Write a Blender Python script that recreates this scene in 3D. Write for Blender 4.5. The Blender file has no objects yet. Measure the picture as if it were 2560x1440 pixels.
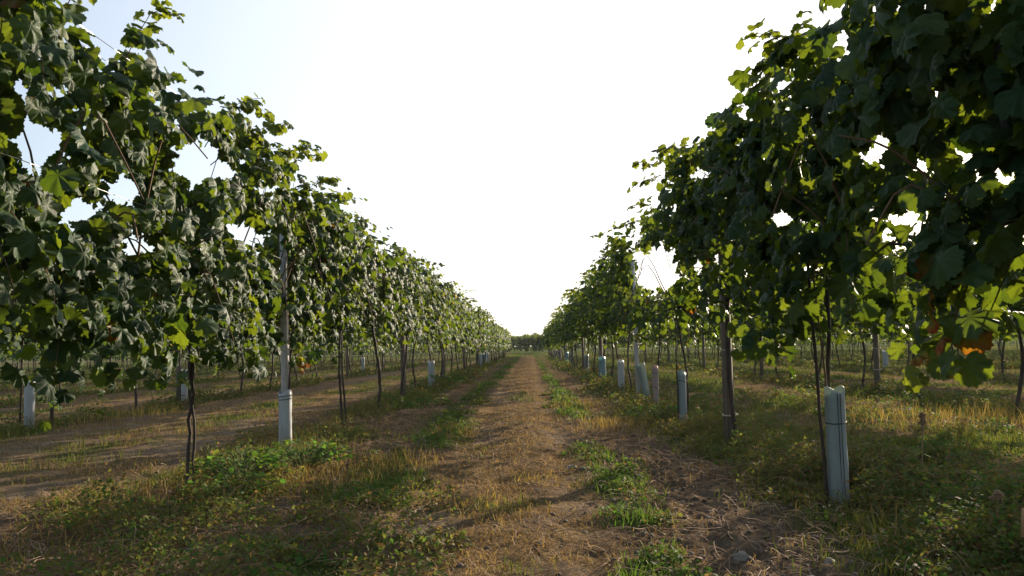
import bpy, math
import numpy as np
from mathutils import Matrix, Vector

SC = bpy.context.scene
COL = SC.collection

# ------------------------------------------------------------------ camera, sky, sun, exposure
CAM_H = 0.90
cam_d = bpy.data.cameras.new("camera")
cam_d.sensor_width = 36.0
cam_d.lens = 28.1
cam_d.clip_start = 0.05
cam_d.clip_end = 6000.0
cam = bpy.data.objects.new("camera", cam_d)
COL.objects.link(cam)
cam.matrix_world = (Matrix.Translation((0, 0, CAM_H))
                    @ Matrix.Rotation(math.radians(1.2), 4, 'Z')
                    @ Matrix.Rotation(math.radians(90 + 4.2), 4, 'X')
                    @ Matrix.Rotation(math.radians(-1.2), 4, 'Z'))
SC.camera = cam

SUN_AZ = math.radians(37.0)      # from the row direction (+Y) towards +X
SUN_EL = math.radians(16.0)
world = bpy.data.worlds.new("World")
SC.world = world
world.use_nodes = True
wn, wl = world.node_tree.nodes, world.node_tree.links
wn.clear()
w_out = wn.new("ShaderNodeOutputWorld")
w_bg = wn.new("ShaderNodeBackground")
w_sky = wn.new("ShaderNodeTexSky")
w_sky.sky_type = 'NISHITA'
w_sky.sun_disc = False
w_sky.sun_elevation = SUN_EL
w_sky.sun_rotation = SUN_AZ
w_sky.altitude = 50
w_sky.air_density = 1.0
w_sky.dust_density = 2.0
w_sky.ozone_density = 1.0
w_bg.inputs["Strength"].default_value = 0.09
# low-sun haze: the sky is milky white round the sun and clearer away from it
_sv = (math.sin(SUN_AZ) * math.cos(SUN_EL), math.cos(SUN_AZ) * math.cos(SUN_EL), math.sin(SUN_EL))
w_tc = wn.new("ShaderNodeTexCoord")
w_dot = wn.new("ShaderNodeVectorMath")
w_dot.operation = 'DOT_PRODUCT'
w_dot.inputs[1].default_value = _sv
wl.new(w_tc.outputs["Generated"], w_dot.inputs[0])
w_rng = wn.new("ShaderNodeMapRange")
w_rng.interpolation_type = 'SMOOTHSTEP'
w_rng.inputs["From Min"].default_value = 0.15
w_rng.inputs["From Max"].default_value = 0.92
w_rng.inputs["To Min"].default_value = 0.12
w_rng.inputs["To Max"].default_value = 0.75
wl.new(w_dot.outputs["Value"], w_rng.inputs["Value"])
w_mix = wn.new("ShaderNodeMix")
w_mix.data_type = 'RGBA'
w_mix.inputs[7].default_value = (6.3, 6.5, 7.0, 1)
wl.new(w_rng.outputs["Result"], w_mix.inputs[0])
wl.new(w_sky.outputs[0], w_mix.inputs[6])
wl.new(w_mix.outputs[2], w_bg.inputs[0])
wl.new(w_bg.outputs[0], w_out.inputs[0])

sun_d = bpy.data.lights.new("sun", 'SUN')
sun_d.energy = 5.0
sun_d.angle = math.radians(0.6)
sun_d.color = (1.0, 0.84, 0.64)
sun = bpy.data.objects.new("sun", sun_d)
COL.objects.link(sun)
_sd = Vector((math.sin(SUN_AZ) * math.cos(SUN_EL), math.cos(SUN_AZ) * math.cos(SUN_EL), math.sin(SUN_EL)))
sun.rotation_euler = _sd.to_track_quat('Z', 'Y').to_euler()
sun.location = (30, 43, 12)

SC.view_settings.view_transform = 'Standard'
SC.view_settings.look = 'None'
SC.view_settings.exposure = 1.22
SC.view_settings.gamma = 1.0
SC.render.engine = 'CYCLES'
SC.cycles.max_bounces = 6
SC.cycles.diffuse_bounces = 3
SC.cycles.glossy_bounces = 2
SC.cycles.transmission_bounces = 4
SC.cycles.caustics_reflective = False
SC.cycles.caustics_refractive = False

RNG = np.random.default_rng(7)
ROW0 = 1.72
ROW_GAP = 4.0
STEP = 2.2

# ------------------------------------------------------------------ helpers
def _hash(ix, iy, s):
    h = (ix * 374761393 + iy * 668265263 + s * 974634777) & 0xFFFFFFFF
    h = ((h ^ (h >> 13)) * 1274126177) & 0xFFFFFFFF
    return ((h ^ (h >> 16)) & 0xFFFF) / 65535.0

def noise(x, y, f=1.0, s=0):
    x = np.asarray(x, float) * f
    y = np.asarray(y, float) * f
    xi = np.floor(x).astype(np.int64)
    yi = np.floor(y).astype(np.int64)
    u = x - xi
    v = y - yi
    u = u * u * (3 - 2 * u)
    v = v * v * (3 - 2 * v)
    a = _hash(xi, yi, s)
    b = _hash(xi + 1, yi, s)
    c = _hash(xi, yi + 1, s)
    d = _hash(xi + 1, yi + 1, s)
    return (a * (1 - u) + b * u) * (1 - v) + (c * (1 - u) + d * u) * v

def sstep(a, b, x):
    t = np.clip((np.asarray(x, float) - a) / (b - a), 0, 1)
    return t * t * (3 - 2 * t)

def row_dist(x):
    x = np.asarray(x, float)
    k = np.round((x - ROW0) / ROW_GAP)
    return x - (ROW0 + k * ROW_GAP)

def fade_rows(y):
    return 1 - sstep(76, 80, y)

def soil_right(x, y):
    """bare cloddy soil between the path and the row right of it, near the camera"""
    return np.exp(-((np.asarray(x) - 1.0) / 0.34) ** 2) * (1 - sstep(5.0, 9.0, y))

def ground_z(x, y):
    x = np.asarray(x, float)
    y = np.asarray(y, float)
    near = 1 - sstep(14, 30, np.abs(y))
    xr = row_dist(x)
    z = -0.012 + 0.0 * xr
    z = z + 0.05 * (noise(x, y, 0.7, 1) - 0.5)
    z = z + 0.03 * (noise(x, y, 2.3, 2) - 0.5) * near
    z = z + 0.020 * (noise(x, y, 7.0, 3) - 0.5) * near
    z = z + (0.016 + 0.035 * soil_right(x, y)) * (noise(x, y, 15.0, 4) - 0.5) * near
    z = z + (0.008 + 0.02 * soil_right(x, y)) * (noise(x, y, 31.0, 5) - 0.5) * near
    z = z - 0.022 * np.exp(-((x - 0.25) / 0.14) ** 2) - 0.022 * np.exp(-((x + 0.62) / 0.14) ** 2)
    return z

def gz(x, y):
    return float(ground_z(np.array([x]), np.array([y]))[0])

def make_mesh(name, V, F, mats, attrs=None, uv=None, smooth=False, mat_idx=None):
    """V (n,3); F: (m,k) int array or list of such arrays; attrs: {name: (n,4)} point colours"""
    Fs = F if isinstance(F, list) else [F]
    Fs = [np.asarray(f, np.int32) for f in Fs if len(f)]
    V = np.asarray(V, np.float32)
    me = bpy.data.meshes.new(name)
    me.vertices.add(len(V))
    me.vertices.foreach_set("co", V.ravel())
    nl = sum(f.size for f in Fs)
    npoly = sum(len(f) for f in Fs)
    me.loops.add(nl)
    loops = np.concatenate([f.ravel() for f in Fs])
    me.loops.foreach_set("vertex_index", loops)
    tot = np.concatenate([np.full(len(f), f.shape[1], np.int32) for f in Fs])
    start = np.concatenate([[0], np.cumsum(tot)[:-1]]).astype(np.int32)
    me.polygons.add(npoly)
    me.polygons.foreach_set("loop_start", start)
    me.polygons.foreach_set("loop_total", tot)
    if mat_idx is not None:
        me.polygons.foreach_set("material_index", np.asarray(mat_idx, np.int32))
    me.update(calc_edges=True)
    if smooth:
        me.polygons.foreach_set("use_smooth", np.ones(npoly, bool))
    if attrs:
        for k, a in attrs.items():
            at = me.attributes.new(k, 'FLOAT_COLOR', 'POINT')
            at.data.foreach_set("color", np.asarray(a, np.float32).ravel())
    if uv is not None:
        ul = me.uv_layers.new(name="UVMap")
        ul.data.foreach_set("uv", np.asarray(uv, np.float32)[loops].ravel())
    for m in mats:
        me.materials.append(m)
    me.validate()
    return me

def link(name, me, parent=None, loc=None):
    o = bpy.data.objects.new(name, me)
    COL.objects.link(o)
    if parent is not None:
        o.parent = parent
    if loc is not None:
        o.location = loc
    return o

def tag(o, label=None, cat=None, group=None, kind=None):
    if label:
        o["label"] = label
    if cat:
        o["category"] = cat
    if group:
        o["group"] = group
    if kind:
        o["kind"] = kind
    return o

def thing(name, label, cat, loc, rotz=0.0, group=None):
    o = bpy.data.objects.new(name, None)
    o.empty_display_size = 0.2
    COL.objects.link(o)
    o.location = loc
    o.rotation_euler = (0, 0, rotz)
    return tag(o, label, cat, group)

class MB:
    """collects tubes and other pieces into one mesh"""
    def __init__(self):
        self.V, self.F, self.n = [], [], 0

    def add(self, V, F):
        V = np.asarray(V, float)
        self.V.append(V)
        for f in (F if isinstance(F, list) else [F]):
            if len(f):
                self.F.append(np.asarray(f, int) + self.n)
        self.n += len(V)

    def tube(self, P, R, sides=6, caps=True, squash=1.0, twist=0.0):
        P = np.asarray(P, float)
        R = np.broadcast_to(np.asarray(R, float), (len(P),))
        T = np.gradient(P, axis=0)
        T /= np.linalg.norm(T, axis=1)[:, None] + 1e-9
        ref = np.array([1.0, 0, 0]) if abs(T[0][0]) < 0.8 else np.array([0, 1.0, 0])
        rings = []
        A = np.cross(T[0], ref)
        A /= np.linalg.norm(A)
        for i in range(len(P)):
            A = A - T[i] * A.dot(T[i])
            A /= np.linalg.norm(A) + 1e-9
            B = np.cross(T[i], A)
            th = np.arange(sides) * 2 * math.pi / sides + twist
            rings.append(P[i] + R[i] * (np.cos(th)[:, None] * A + squash * np.sin(th)[:, None] * B))
        V = np.concatenate(rings)
        k = np.arange(sides)
        k2 = (k + 1) % sides
        F = [np.stack([i * sides + k, i * sides + k2, (i + 1) * sides + k2, (i + 1) * sides + k], 1) for i in range(len(P) - 1)]
        F = np.concatenate(F)
        self.add(V, F)
        if caps:
            base = self.n - len(V)
            for i0, rev in ((0, True), ((len(P) - 1) * sides, False)):
                c = V[i0:i0 + sides].mean(0)
                tri = np.stack([i0 + k, i0 + k2, np.full(sides, len(V))], 1)
                if rev:
                    tri = tri[:, ::-1]
                # centre vertex appended
                self.V.append(c[None])
                t = tri.copy()
                t[t == len(V)] = self.n - base
                self.F.append(t + base)
                self.n += 1

    def prism(self, outline, z0, z1, taper=1.0, lean=(0, 0)):
        o = np.asarray(outline, float)
        n = len(o)
        bot = np.c_[o, np.full(n, z0)]
        top = np.c_[o * taper + np.asarray(lean), np.full(n, z1)]
        k = np.arange(n)
        k2 = (k + 1) % n
        self.add(np.r_[bot, top], [np.stack([k, k2, n + k2, n + k], 1), np.array([list(k[::-1])]), np.array([list(n + k)])])

    def mesh(self, name, mats, smooth=True):
        V = np.concatenate(self.V)
        by = {}
        for f in self.F:
            by.setdefault(f.shape[1], []).append(f)
        return make_mesh(name, V, [np.concatenate(v) for v in by.values()], mats, smooth=smooth)

# ------------------------------------------------------------------ materials
def new_mat(name):
    m = bpy.data.materials.new(name)
    m.use_nodes = True
    nt = m.node_tree
    nt.nodes.clear()
    out = nt.nodes.new("ShaderNodeOutputMaterial")
    return m, nt, out

class NB:
    """tiny node-building helper"""
    def __init__(self, nt):
        self.nt = nt

    def n(self, typ, **kw):
        nd = self.nt.nodes.new(typ)
        for k, v in kw.items():
            setattr(nd, k, v)
        return nd

    def put(self, sock, v):
        if isinstance(v, bpy.types.NodeSocket):
            self.nt.links.new(v, sock)
        else:
            sock.default_value = v

    def math(self, op, a, b=0.0, c=None, clamp=False):
        nd = self.n("ShaderNodeMath", operation=op)
        nd.use_clamp = clamp
        self.put(nd.inputs[0], a)
        self.put(nd.inputs[1], b)
        if c is not None:
            self.put(nd.inputs[2], c)
        return nd.outputs[0]

    def mix(self, fac, a, b, blend='MIX'):
        nd = self.n("ShaderNodeMix", data_type='RGBA', blend_type=blend)
        self.put(nd.inputs[0], fac)
        self.put(nd.inputs[6], a if isinstance(a, bpy.types.NodeSocket) else (*a, 1))
        self.put(nd.inputs[7], b if isinstance(b, bpy.types.NodeSocket) else (*b, 1))
        return nd.outputs[2]

    def noise(self, vec, scale, detail=4.0, rough=0.55):
        nd = self.n("ShaderNodeTexNoise")
        if vec is not None:
            self.nt.links.new(vec, nd.inputs["Vector"])
        nd.inputs["Scale"].default_value = scale
        nd.inputs["Detail"].default_value = detail
        nd.inputs["Roughness"].default_value = rough
        return nd.outputs["Fac"]

    def ramp(self, fac, lo, hi):
        nd = self.n("ShaderNodeMapRange")
        nd.inputs["From Min"].default_value = lo
        nd.inputs["From Max"].default_value = hi
        self.put(nd.inputs["Value"], fac)
        return nd.outputs["Result"]

    def bump(self, h, strength, dist):
        nd = self.n("ShaderNodeBump")
        nd.inputs["Strength"].default_value = strength
        nd.inputs["Distance"].default_value = dist
        self.nt.links.new(h, nd.inputs["Height"])
        return nd.outputs[0]

def leaf_material(name, veins):
    m, nt, out = new_mat(name)
    b = NB(nt)
    tint = b.n("ShaderNodeAttribute", attribute_name="tint")
    sep = b.n("ShaderNodeSeparateColor")
    nt.links.new(tint.outputs["Color"], sep.inputs[0])
    young, rnd, autumn = sep.outputs[0], sep.outputs[1], sep.outputs[2]
    oi = b.n("ShaderNodeObjectInfo")
    base = b.mix(rnd, (0.008, 0.029, 0.014), (0.024, 0.064, 0.024))
    base = b.mix(young, base, (0.095, 0.125, 0.016))
    trans = b.mix(rnd, (0.045, 0.10, 0.006), (0.175, 0.235, 0.009))
    trans = b.mix(young, trans, (0.34, 0.38, 0.02))
    tc = b.n("ShaderNodeTexCoord")
    n1 = b.noise(tc.outputs["Object"], 9.0, 3.0)
    if veins:
        uv = b.n("ShaderNodeUVMap")
        sx = b.n("ShaderNodeSeparateXYZ")
        nt.links.new(uv.outputs[0], sx.inputs[0])
        ang = b.math('ARCTAN2', b.math('ABSOLUTE', sx.outputs[0]), b.math('SUBTRACT', sx.outputs[1], 0.0))
        r = b.math('SQRT', b.math('ADD', b.math('POWER', sx.outputs[0], 2.0), b.math('POWER', sx.outputs[1], 2.0)))
        # five main veins, 52 degrees apart
        a = b.math('ABSOLUTE', b.math('SUBTRACT', b.math('FRACT', b.math('ADD', b.math('DIVIDE', ang, 0.92), 0.5)), 0.5))
        dist = b.math('MULTIPLY', a, r)
        main = b.math('SUBTRACT', 1.0, b.math('DIVIDE', dist, 0.022), clamp=True)
        # side veins: herringbone along each lobe
        s2 = b.math('ABSOLUTE', b.math('SUBTRACT', b.math('FRACT', b.math('MULTIPLY', b.math('SUBTRACT', r, b.math('MULTIPLY', dist, 1.1)), 6.5)), 0.5))
        side = b.math('MULTIPLY', b.math('SUBTRACT', 1.0, b.math('DIVIDE', s2, 0.13), clamp=True), 0.5)
        vein = b.math('MAXIMUM', main, side)
        base = b.mix(b.math('MULTIPLY', vein, 0.45), base, (0.12, 0.17, 0.05))
        trans = b.mix(b.math('MULTIPLY', vein, 0.5), trans, (0.10, 0.14, 0.02))
        edge = b.math('ADD', r, b.math('MULTIPLY', n1, 0.7))
        autf = b.math('MULTIPLY', autumn, b.ramp(edge, 0.55, 0.95), clamp=True)
        aut_c = b.mix(b.ramp(edge, 0.8, 1.2), (0.24, 0.15, 0.012), (0.20, 0.03, 0.008))
        base = b.mix(autf, base, aut_c)
        trans = b.mix(autf, trans, b.mix(b.ramp(edge, 0.8, 1.2), (0.42, 0.26, 0.012), (0.50, 0.05, 0.008)))
    else:
        base = b.mix(autumn, base, (0.30, 0.20, 0.015))
        trans = b.mix(autumn, trans, (0.55, 0.34, 0.02))
    # the paler, felted underside
    geo = b.n("ShaderNodeNewGeometry")
    base = b.mix(b.math('MULTIPLY', geo.outputs["Backfacing"], 0.45), base, (0.065, 0.10, 0.05))
    # dusty film on the upper face
    base = b.mix(b.math('MULTIPLY', b.ramp(n1, 0.35, 0.75), 0.14), base, (0.075, 0.112, 0.085))
    bs = b.n("ShaderNodeBsdfPrincipled")
    nt.links.new(base, bs.inputs["Base Color"])
    bs.inputs["Roughness"].default_value = 0.50 if veins else 0.6
    bs.inputs["Specular IOR Level"].default_value = 0.17 if veins else 0.11
    if veins:
        hgt = b.math('SUBTRACT', b.math('MULTIPLY', n1, 0.4), b.math('MULTIPLY', vein, 0.8))
        nt.links.new(b.bump(hgt, 0.32, 0.005), bs.inputs["Normal"])
    tr = b.n("ShaderNodeBsdfTranslucent")
    nt.links.new(trans, tr.inputs["Color"])
    mx = b.n("ShaderNodeMixShader")
    mx.inputs[0].default_value = 0.38
    nt.links.new(bs.outputs[0], mx.inputs[1])
    nt.links.new(tr.outputs[0], mx.inputs[2])
    nt.links.new(mx.outputs[0], out.inputs[0])
    return m

def bark_material(name, c1, c2, scale=30.0, zscale=0.12, bump=0.6, rough=0.85, dist=0.01):
    m, nt, out = new_mat(name)
    b = NB(nt)
    tc = b.n("ShaderNodeTexCoord")
    mp = b.n("ShaderNodeMapping")
    mp.inputs["Scale"].default_value = (1, 1, zscale)
    nt.links.new(tc.outputs["Object"], mp.inputs[0])
    n1 = b.noise(mp.outputs[0], scale, 5.0, 0.65)
    n2 = b.noise(tc.outputs["Object"], 4.0, 3.0)
    c = b.mix(b.ramp(n1, 0.32, 0.68), c1, c2)
    c = b.mix(b.math('MULTIPLY', b.ramp(n2, 0.45, 0.75), 0.5), c, tuple(x * 0.55 for x in c1))
    bs = b.n("ShaderNodeBsdfPrincipled")
    nt.links.new(c, bs.inputs["Base Color"])
    bs.inputs["Roughness"].default_value = rough
    nt.links.new(b.bump(n1, bump, dist), bs.inputs["Normal"])
    nt.links.new(bs.outputs[0], out.inputs[0])
    return m

def guard_material(name, col, trans_col, tf=0.3):
    m, nt, out = new_mat(name)
    b = NB(nt)
    tc = b.n("ShaderNodeTexCoord")
    sx = b.n("ShaderNodeSeparateXYZ")
    nt.links.new(tc.outputs["Object"], sx.inputs[0])
    mp = b.n("ShaderNodeMapping")
    mp.inputs["Scale"].default_value = (1, 1, 0.25)
    nt.links.new(tc.outputs["Object"], mp.inputs[0])
    n1 = b.noise(mp.outputs[0], 22.0, 4.0)
    dirt = b.math('ADD', b.math('MULTIPLY', b.ramp(sx.outputs[2], 0.34, 0.0), b.ramp(n1, 0.25, 0.6), clamp=True), b.math('MULTIPLY', b.ramp(n1, 0.46, 0.75), 0.6), clamp=True)
    c = b.mix(b.math('MULTIPLY', dirt, 0.55), col, (0.20, 0.16, 0.10))
    bs = b.n("ShaderNodeBsdfPrincipled")
    nt.links.new(c, bs.inputs["Base Color"])
    bs.inputs["Roughness"].default_value = 0.42
    nt.links.new(b.bump(n1, 0.25, 0.004), bs.inputs["Normal"])
    tr = b.n("ShaderNodeBsdfTranslucent")
    tr.inputs[0].default_value = (*trans_col, 1)
    mx = b.n("ShaderNodeMixShader")
    mx.inputs[0].default_value = tf
    nt.links.new(bs.outputs[0], mx.inputs[1])
    nt.links.new(tr.outputs[0], mx.inputs[2])
    nt.links.new(mx.outputs[0], out.inputs[0])
    return m

def plain_material(name, c1, c2, scale=20.0, rough=0.6, metallic=0.0, bump=0.2, dist=0.004):
    m, nt, out = new_mat(name)
    b = NB(nt)
    tc = b.n("ShaderNodeTexCoord")
    n1 = b.noise(tc.outputs["Object"], scale, 5.0, 0.6)
    bs = b.n("ShaderNodeBsdfPrincipled")
    nt.links.new(b.mix(b.ramp(n1, 0.3, 0.7), c1, c2), bs.inputs["Base Color"])
    bs.inputs["Roughness"].default_value = rough
    bs.inputs["Metallic"].default_value = metallic
    nt.links.new(b.bump(n1, bump, dist), bs.inputs["Normal"])
    nt.links.new(bs.outputs[0], out.inputs[0])
    return m

def blade_material(name, tf=0.35, rough=0.6):
    m, nt, out = new_mat(name)
    b = NB(nt)
    at = b.n("ShaderNodeAttribute", attribute_name="tint")
    bs = b.n("ShaderNodeBsdfPrincipled")
    nt.links.new(at.outputs["Color"], bs.inputs["Base Color"])
    bs.inputs["Roughness"].default_value = rough
    bs.inputs["Specular IOR Level"].default_value = 0.15
    tr = b.n("ShaderNodeBsdfTranslucent")
    bright = b.mix(1.0, at.outputs["Color"], (1.9, 1.8, 1.1), 'MULTIPLY')
    nt.links.new(bright, tr.inputs["Color"])
    mx = b.n("ShaderNodeMixShader")
    mx.inputs[0].default_value = tf
    nt.links.new(bs.outputs[0], mx.inputs[1])
    nt.links.new(tr.outputs[0], mx.inputs[2])
    nt.links.new(mx.outputs[0], out.inputs[0])
    return m

def ground_material():
    m, nt, out = new_mat("soil_and_turf")
    b = NB(nt)
    at = b.n("ShaderNodeAttribute", attribute_name="cover")
    sep = b.n("ShaderNodeSeparateColor")
    nt.links.new(at.outputs["Color"], sep.inputs[0])
    green, straw, pale = sep.outputs[0], sep.outputs[1], sep.outputs[2]
    geo = b.n("ShaderNodeNewGeometry")
    pos = geo.outputs["Position"]
    nf = b.noise(pos, 38.0, 6.0, 0.7)
    nm = b.noise(pos, 7.0, 5.0, 0.62)
    nl = b.noise(pos, 1.1, 4.0, 0.6)
    soil = b.mix(b.ramp(nf, 0.3, 0.7), (0.055, 0.037, 0.024), (0.185, 0.130, 0.080))
    soil = b.mix(b.math('MULTIPLY', b.ramp(nl, 0.35, 0.7), 0.6), soil, (0.105, 0.074, 0.050))
    soil = b.mix(b.math('MULTIPLY', pale, b.ramp(nm, 0.25, 0.62), clamp=True), soil, b.mix(nf, (0.13, 0.098, 0.070), (0.34, 0.265, 0.19)))
    strawc = b.mix(b.ramp(nf, 0.35, 0.7), (0.075, 0.050, 0.028), (0.29, 0.20, 0.105))
    c = b.mix(b.math('MULTIPLY', b.ramp(b.math('ADD', b.math('MULTIPLY', straw, 0.8), b.math('MULTIPLY', nm, 0.8)), 0.55, 0.95), 0.9, clamp=True), soil, strawc)
    grn = b.mix(b.ramp(nf, 0.3, 0.7), (0.028, 0.042, 0.012), (0.085, 0.100, 0.030))
    c = b.mix(b.ramp(b.math('ADD', green, b.math('MULTIPLY', nm, 0.6)), 0.45, 0.95), c, grn)
    bs = b.n("ShaderNodeBsdfPrincipled")
    nt.links.new(c, bs.inputs["Base Color"])
    bs.inputs["Roughness"].default_value = 0.95
    bs.inputs["Specular IOR Level"].default_value = 0.0
    h = b.math('ADD', b.math('MULTIPLY', nf, 0.6), nm)
    nt.links.new(b.bump(h, 0.9, 0.035), bs.inputs["Normal"])
    nt.links.new(bs.outputs[0], out.inputs[0])
    return m

M_LEAF = leaf_material("vine_leaf", True)
M_LEAF_FAR = leaf_material("vine_leaf_small", False)
M_BARK = bark_material("vine_bark", (0.030, 0.021, 0.016), (0.085, 0.062, 0.046))
M_CANE = bark_material("vine_cane", (0.10, 0.055, 0.028), (0.17, 0.10, 0.05), bump=0.2)
M_POST = bark_material("weathered_post", (0.115, 0.092, 0.074), (0.30, 0.255, 0.21), scale=26, zscale=0.05, bump=0.5)
M_CONC = plain_material("pale_concrete", (0.42, 0.41, 0.42), (0.58, 0.57, 0.57), 26.0, 0.8)
M_WIRE = plain_material("galvanised_wire", (0.35, 0.35, 0.34), (0.5, 0.49, 0.46), 60.0, 0.35, 0.8)
M_TIE = plain_material("pale_twine", (0.42, 0.36, 0.26), (0.55, 0.48, 0.36), 60.0, 0.8)
M_TIE_DARK = plain_material("dark_tie", (0.03, 0.035, 0.035), (0.06, 0.06, 0.06), 60.0, 0.7)
M_GUARD_BLUE = guard_material("pale_blue_plastic", (0.28, 0.335, 0.35), (0.48, 0.56, 0.46))
M_GUARD_WHITE = guard_material("white_plastic", (0.50, 0.53, 0.55), (0.7, 0.72, 0.66))
M_GUARD_TURQ = guard_material("turquoise_plastic", (0.22, 0.35, 0.39), (0.36, 0.6, 0.58))
M_GUARD_PINK = guard_material("pinkish_plastic", (0.42, 0.34, 0.33), (0.6, 0.42, 0.34))
M_STEM = bark_material("weed_stem", (0.05, 0.085, 0.022), (0.11, 0.13, 0.04), bump=0.1)
M_STAKE = bark_material("rusty_stake", (0.028, 0.018, 0.014), (0.065, 0.040, 0.028))
M_STONE = plain_material("pale_stone", (0.13, 0.11, 0.09), (0.27, 0.23, 0.19), 14.0, 0.9, bump=0.6, dist=0.02)
M_TWIG = bark_material("dry_twig", (0.20, 0.12, 0.07), (0.36, 0.24, 0.14), bump=0.3)
M_CUT = plain_material("cut_wood", (0.34, 0.20, 0.09), (0.46, 0.29, 0.14), 30.0, 0.8)
M_BLADE = blade_material("grass_blade")
M_STRAW = blade_material("dry_straw", 0.18, 0.7)
M_WEED = blade_material("weed_leaf", 0.40, 0.7)
M_GROUND = ground_material()

# ------------------------------------------------------------------ the setting: ground and path
def stretch(a, b, step, far_lo, far_hi, grow=1.13):
    mid = list(np.arange(a, b + step / 2, step))
    s, v, hi = step, b, []
    while v < far_hi:
        s *= grow
        v += s
        hi.append(v)
    s, v, lo = step, a, []
    while v > far_lo:
        s *= grow
        v -= s
        lo.append(v)
    return np.array(lo[::-1] + mid + hi)

def cover_of(x, y):
    """share of green growth, of straw and of pale trodden soil at a spot of ground"""
    x = np.asarray(x, float)
    y = np.asarray(y, float)
    xr = row_dist(x)
    wob = 0.14 * (noise(x * 0, y, 0.8, 13) - 0.5) + 0.1 * (noise(x, y, 2.5, 19) - 0.5)
    xw = x + 0.35 * (noise(x, y, 1.3, 20) - 0.5)
    patch = sstep(0.30, 0.68, noise(x, y, 0.9, 11) * 0.65 + noise(x, y, 3.1, 10) * 0.35)
    patch2 = sstep(0.30, 0.70, noise(x, y, 2.4, 12) * 0.6 + noise(x, y, 6.5, 9) * 0.4)
    inner = (x > ROW0 - ROW_GAP) & (x < ROW0)
    strip_r = np.exp(-((x - 0.53 - wob) / 0.15) ** 2) * sstep(0.30, 0.55, noise(x * 0, y, 0.55, 14) * 0.6 + 0.35 * patch2)
    strip_l = np.exp(-((x + 1.02 + wob) / 0.24) ** 2) * sstep(0.28, 0.55, noise(x * 0, y, 0.5, 15) * 0.6 + 0.35 * patch2)
    rowg = np.exp(-(np.abs(row_dist(xw)) / 0.50) ** 3) * (0.12 + 0.95 * patch)
    tuft = 0.75 * np.exp(-((x + 0.22) / 0.22) ** 2) * sstep(0.62, 0.8, noise(x, y, 1.5, 21)) * (1 - sstep(10, 20, y))
    alley = np.abs(np.abs(row_dist(xw)) - 2.0)
    mid = np.exp(-(alley / 0.65) ** 2) * (0.1 + 0.95 * patch)
    green = np.where(inner, np.maximum(np.maximum(np.maximum(strip_r, strip_l), rowg), tuft), np.maximum(mid * 0.8, rowg))
    inner_far = sstep(16, 45, y)
    green = np.where(inner, green + 0.25 * inner_far * (np.abs(x + 0.27) > 0.75), green + 0.38 * inner_far)
    right = x > ROW0
    green = np.where(right, np.clip(green * 1.2 + 0.12 + 0.34 * patch, 0, 1.2), green)
    green = green * (1 - 0.85 * soil_right(x, y))
    head = sstep(77, 80, y)
    green = green * (1 - head) + 0.95 * head
    straw = np.where(inner, np.exp(-((x + 0.25) / 0.8) ** 2) * (0.25 + 0.65 * patch2) + 0.35 * patch2, 0.2 + 0.7 * patch2)
    straw = straw * (1 - 0.75 * soil_right(x, y))
    pale = (np.exp(-((x - 0.27) / 0.17) ** 2) + 1.1 * np.exp(-((x + 0.58) / 0.2) ** 2)) * sstep(0.42, 0.68, noise(x, y, 1.3, 16) * 0.6 + noise(x, y, 4.0, 17) * 0.4) * (1 - sstep(14, 30, y))
    trk = np.where(inner, 0, np.exp(-((np.abs(xr) - 1.15) / 0.46) ** 2))
    green = green * (1 - 0.85 * trk * sstep(0.25, 0.5, noise(x, y, 0.5, 18)) * np.where(right, 0.6, 1.0))
    pale = np.maximum(pale, trk * (0.25 + 0.6 * (1 - patch2)) * np.where(right, 0.45, 1.0))
    pale = np.maximum(pale, 0.40 * soil_right(x, y) * (0.3 + 0.7 * patch))
    pale = np.maximum(pale, 0.55 * np.exp(-((x + 1.35) / 0.35) ** 2) * np.exp(-((y - 3.5) / 0.8) ** 2))
    return np.clip(green, 0, 1.2), np.clip(straw, 0, 1.2) * (1 - head), np.clip(pale, 0, 1) * (1 - head)

def sheet(name, xs, ys, lift=0.0):
    X, Y = np.meshgrid(xs, ys)
    x, y = X.ravel(), Y.ravel()
    z = ground_z(x, y) + lift
    g, s, p = cover_of(x, y)
    nx, ny = len(xs), len(ys)
    i = np.arange(nx - 1)[None, :] + nx * np.arange(ny - 1)[:, None]
    i = i.ravel()
    F = np.stack([i, i + 1, i + nx + 1, i + nx], 1)
    me = make_mesh(name, np.c_[x, y, z], F, [M_GROUND], {"cover": np.c_[g, s, p, np.ones_like(g)]}, smooth=True)
    return link(name, me)

YS = stretch(1.6, 15.0, 0.05, -400, 4000)
YS = np.concatenate([YS[YS < 1.62], np.arange(1.64, 7.0, 0.025), YS[YS > 7.02]])
tag(sheet("ground", stretch(-3.6, 4.2, 0.03, -1800, 1800), YS), kind="structure",
    label="brown vineyard soil with patchy weeds between the vine rows")
tag(sheet("path", np.arange(-0.80, 0.4201, 0.0305), np.concatenate([np.arange(-3, 1.6, 0.2), np.arange(1.6, 7, 0.025), np.arange(7, 15, 0.05), np.arange(15, 77.5, 0.3)]), 0.005), kind="structure",
    label="trodden dirt path with dry straw running straight between two vine rows")

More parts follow.
